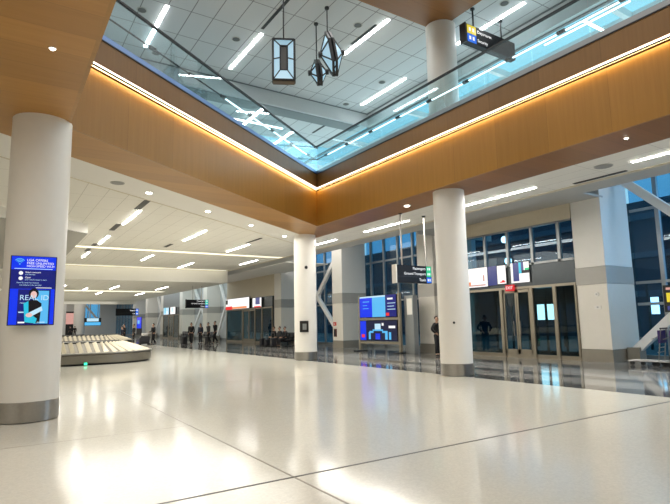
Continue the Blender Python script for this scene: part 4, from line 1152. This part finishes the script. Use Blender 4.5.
for y, z in ((35.8, 9.9), (35.5, 7.6), (29.5, 6.6)):  # added glowing discs for interior downlights mirrored in the vestibule windows
    t = thing('glint_disc', 'glowing white disc outside standing in for a mirrored downlight, ' + {9.9: 'the topmost', 7.6: 'the middle one', 6.6: 'the lowest'}[z], 'lamp', (44.7, y, z))
    MB().cyl((44.9, y, z), (44.6, y, z), .35, seg=14).build('lens', M['outglint'], t); MB().cyl((45., y, z), (44.85, y, z), .42, seg=14).build('case', M['dsteel'], t)

# ------------------------------------------------------------------ lamps and sky
def area(name, loc, sx, sy, power, col, rot=(0, 0, 0), spread=180):
    l = bpy.data.lights.new(name, 'AREA'); l.shape = 'RECTANGLE'; l.size = sx; l.size_y = sy; l.energy = power; l.color = col; l.spread = math.radians(spread)
    o = bpy.data.objects.new(name, l); C.objects.link(o); o.location = loc; o.rotation_euler = rot
    return o
wm = (1.0, .965, .885)
area('upper_lamps', (5.5, 7.5, 10.75), 9, 11, 500, (1., .98, .95), spread=140)
area('gallery_daylight_fill', (17.0, 16, 10.25), 5.5, 44, 1500, (.72, .90, 1.))  # added fill below the added glazed roof, bluish daylight for the upper floor
area('hall_lamps_left', (6.8, 25, 5.35), 8, 14, 900, wm)
area('hall_lamps_facade', (12.9, 12, 5.4), .9, 24, 750, wm)
area('hall_lamps_near', (-4.5, 3, 5.3), 9, 11, 400, wm)
area('hall_lamps_far', (4, 52, 4.5), 16, 28, 950, wm)
area('upper_fill_far', (4, 31, 10.2), 18, 16, 900, (.85, .95, 1.))  # added fill for the otherwise dark upper hall beyond the beam
area('hall_lamps_end', (8, 92, 6.8), 14, 34, 1300, (1., .96, .9))
area('facade_lamps_far', (16.8, 55, 6.8), 2, 60, 1000, (1., .97, .92))
o = area('window_daylight_fill', (20.75, 5.8, 4.6), 5, 5, 420, (.62, .80, 1.))  # added area light outside the glass, imitating sky light on the pillar side
o.rotation_euler = Vector((-.75, .62, -.2)).to_track_quat('-Z', 'Y').to_euler()
w = bpy.data.worlds.new('World'); S.world = w; w.use_nodes = True
nt = w.node_tree; bg = nt.nodes['Background']
tc = N(nt, 'ShaderNodeTexCoord'); sp = N(nt, 'ShaderNodeSeparateXYZ'); L(nt, tc.outputs['Generated'], sp.inputs[0])
cr = N(nt, 'ShaderNodeValToRGB'); e = cr.color_ramp.elements
e[0].position = 0.0; e[0].color = (.08, .33, .62, 1); e[1].position = .45; e[1].color = (.58, 1.05, 1.2, 1)
L(nt, sp.outputs[2], cr.inputs[0]); L(nt, cr.outputs[0], bg.inputs['Color']); bg.inputs['Strength'].default_value = 1.0

# ------------------------------------------------------------------ camera
fh = Vector((math.sin(YA), math.cos(YA), 0)); rt = Vector((math.cos(YA), -math.sin(YA), 0)); zz = Vector((0, 0, 1))
cp, sp_ = math.cos(PITCH), math.sin(PITCH)
fw = fh * cp + zz * sp_; up = -fh * sp_ + zz * cp
cr_, sr = math.cos(ROLL), math.sin(ROLL)
Rv = rt * cr_ + up * sr; Uv = -rt * sr + up * cr_
cam = bpy.data.cameras.new('camera'); co = bpy.data.objects.new('camera', cam); C.objects.link(co)
mt = Matrix((Rv, Uv, -fw)).transposed().to_4x4(); mt.translation = (0, 0, H); co.matrix_world = mt
cam.sensor_fit = 'HORIZONTAL'; cam.sensor_width = 36; cam.lens = FPX / 670 * 36; cam.clip_start = .05; cam.clip_end = 500
S.camera = co
S.view_settings.view_transform = 'Standard'; S.view_settings.look = 'None'; S.view_settings.gamma = 1; S.view_settings.use_curve_mapping = False
S.view_settings.exposure = 0.0
S.cycles.max_bounces = 10; S.cycles.transparent_max_bounces = 16; S.cycles.use_denoising = True
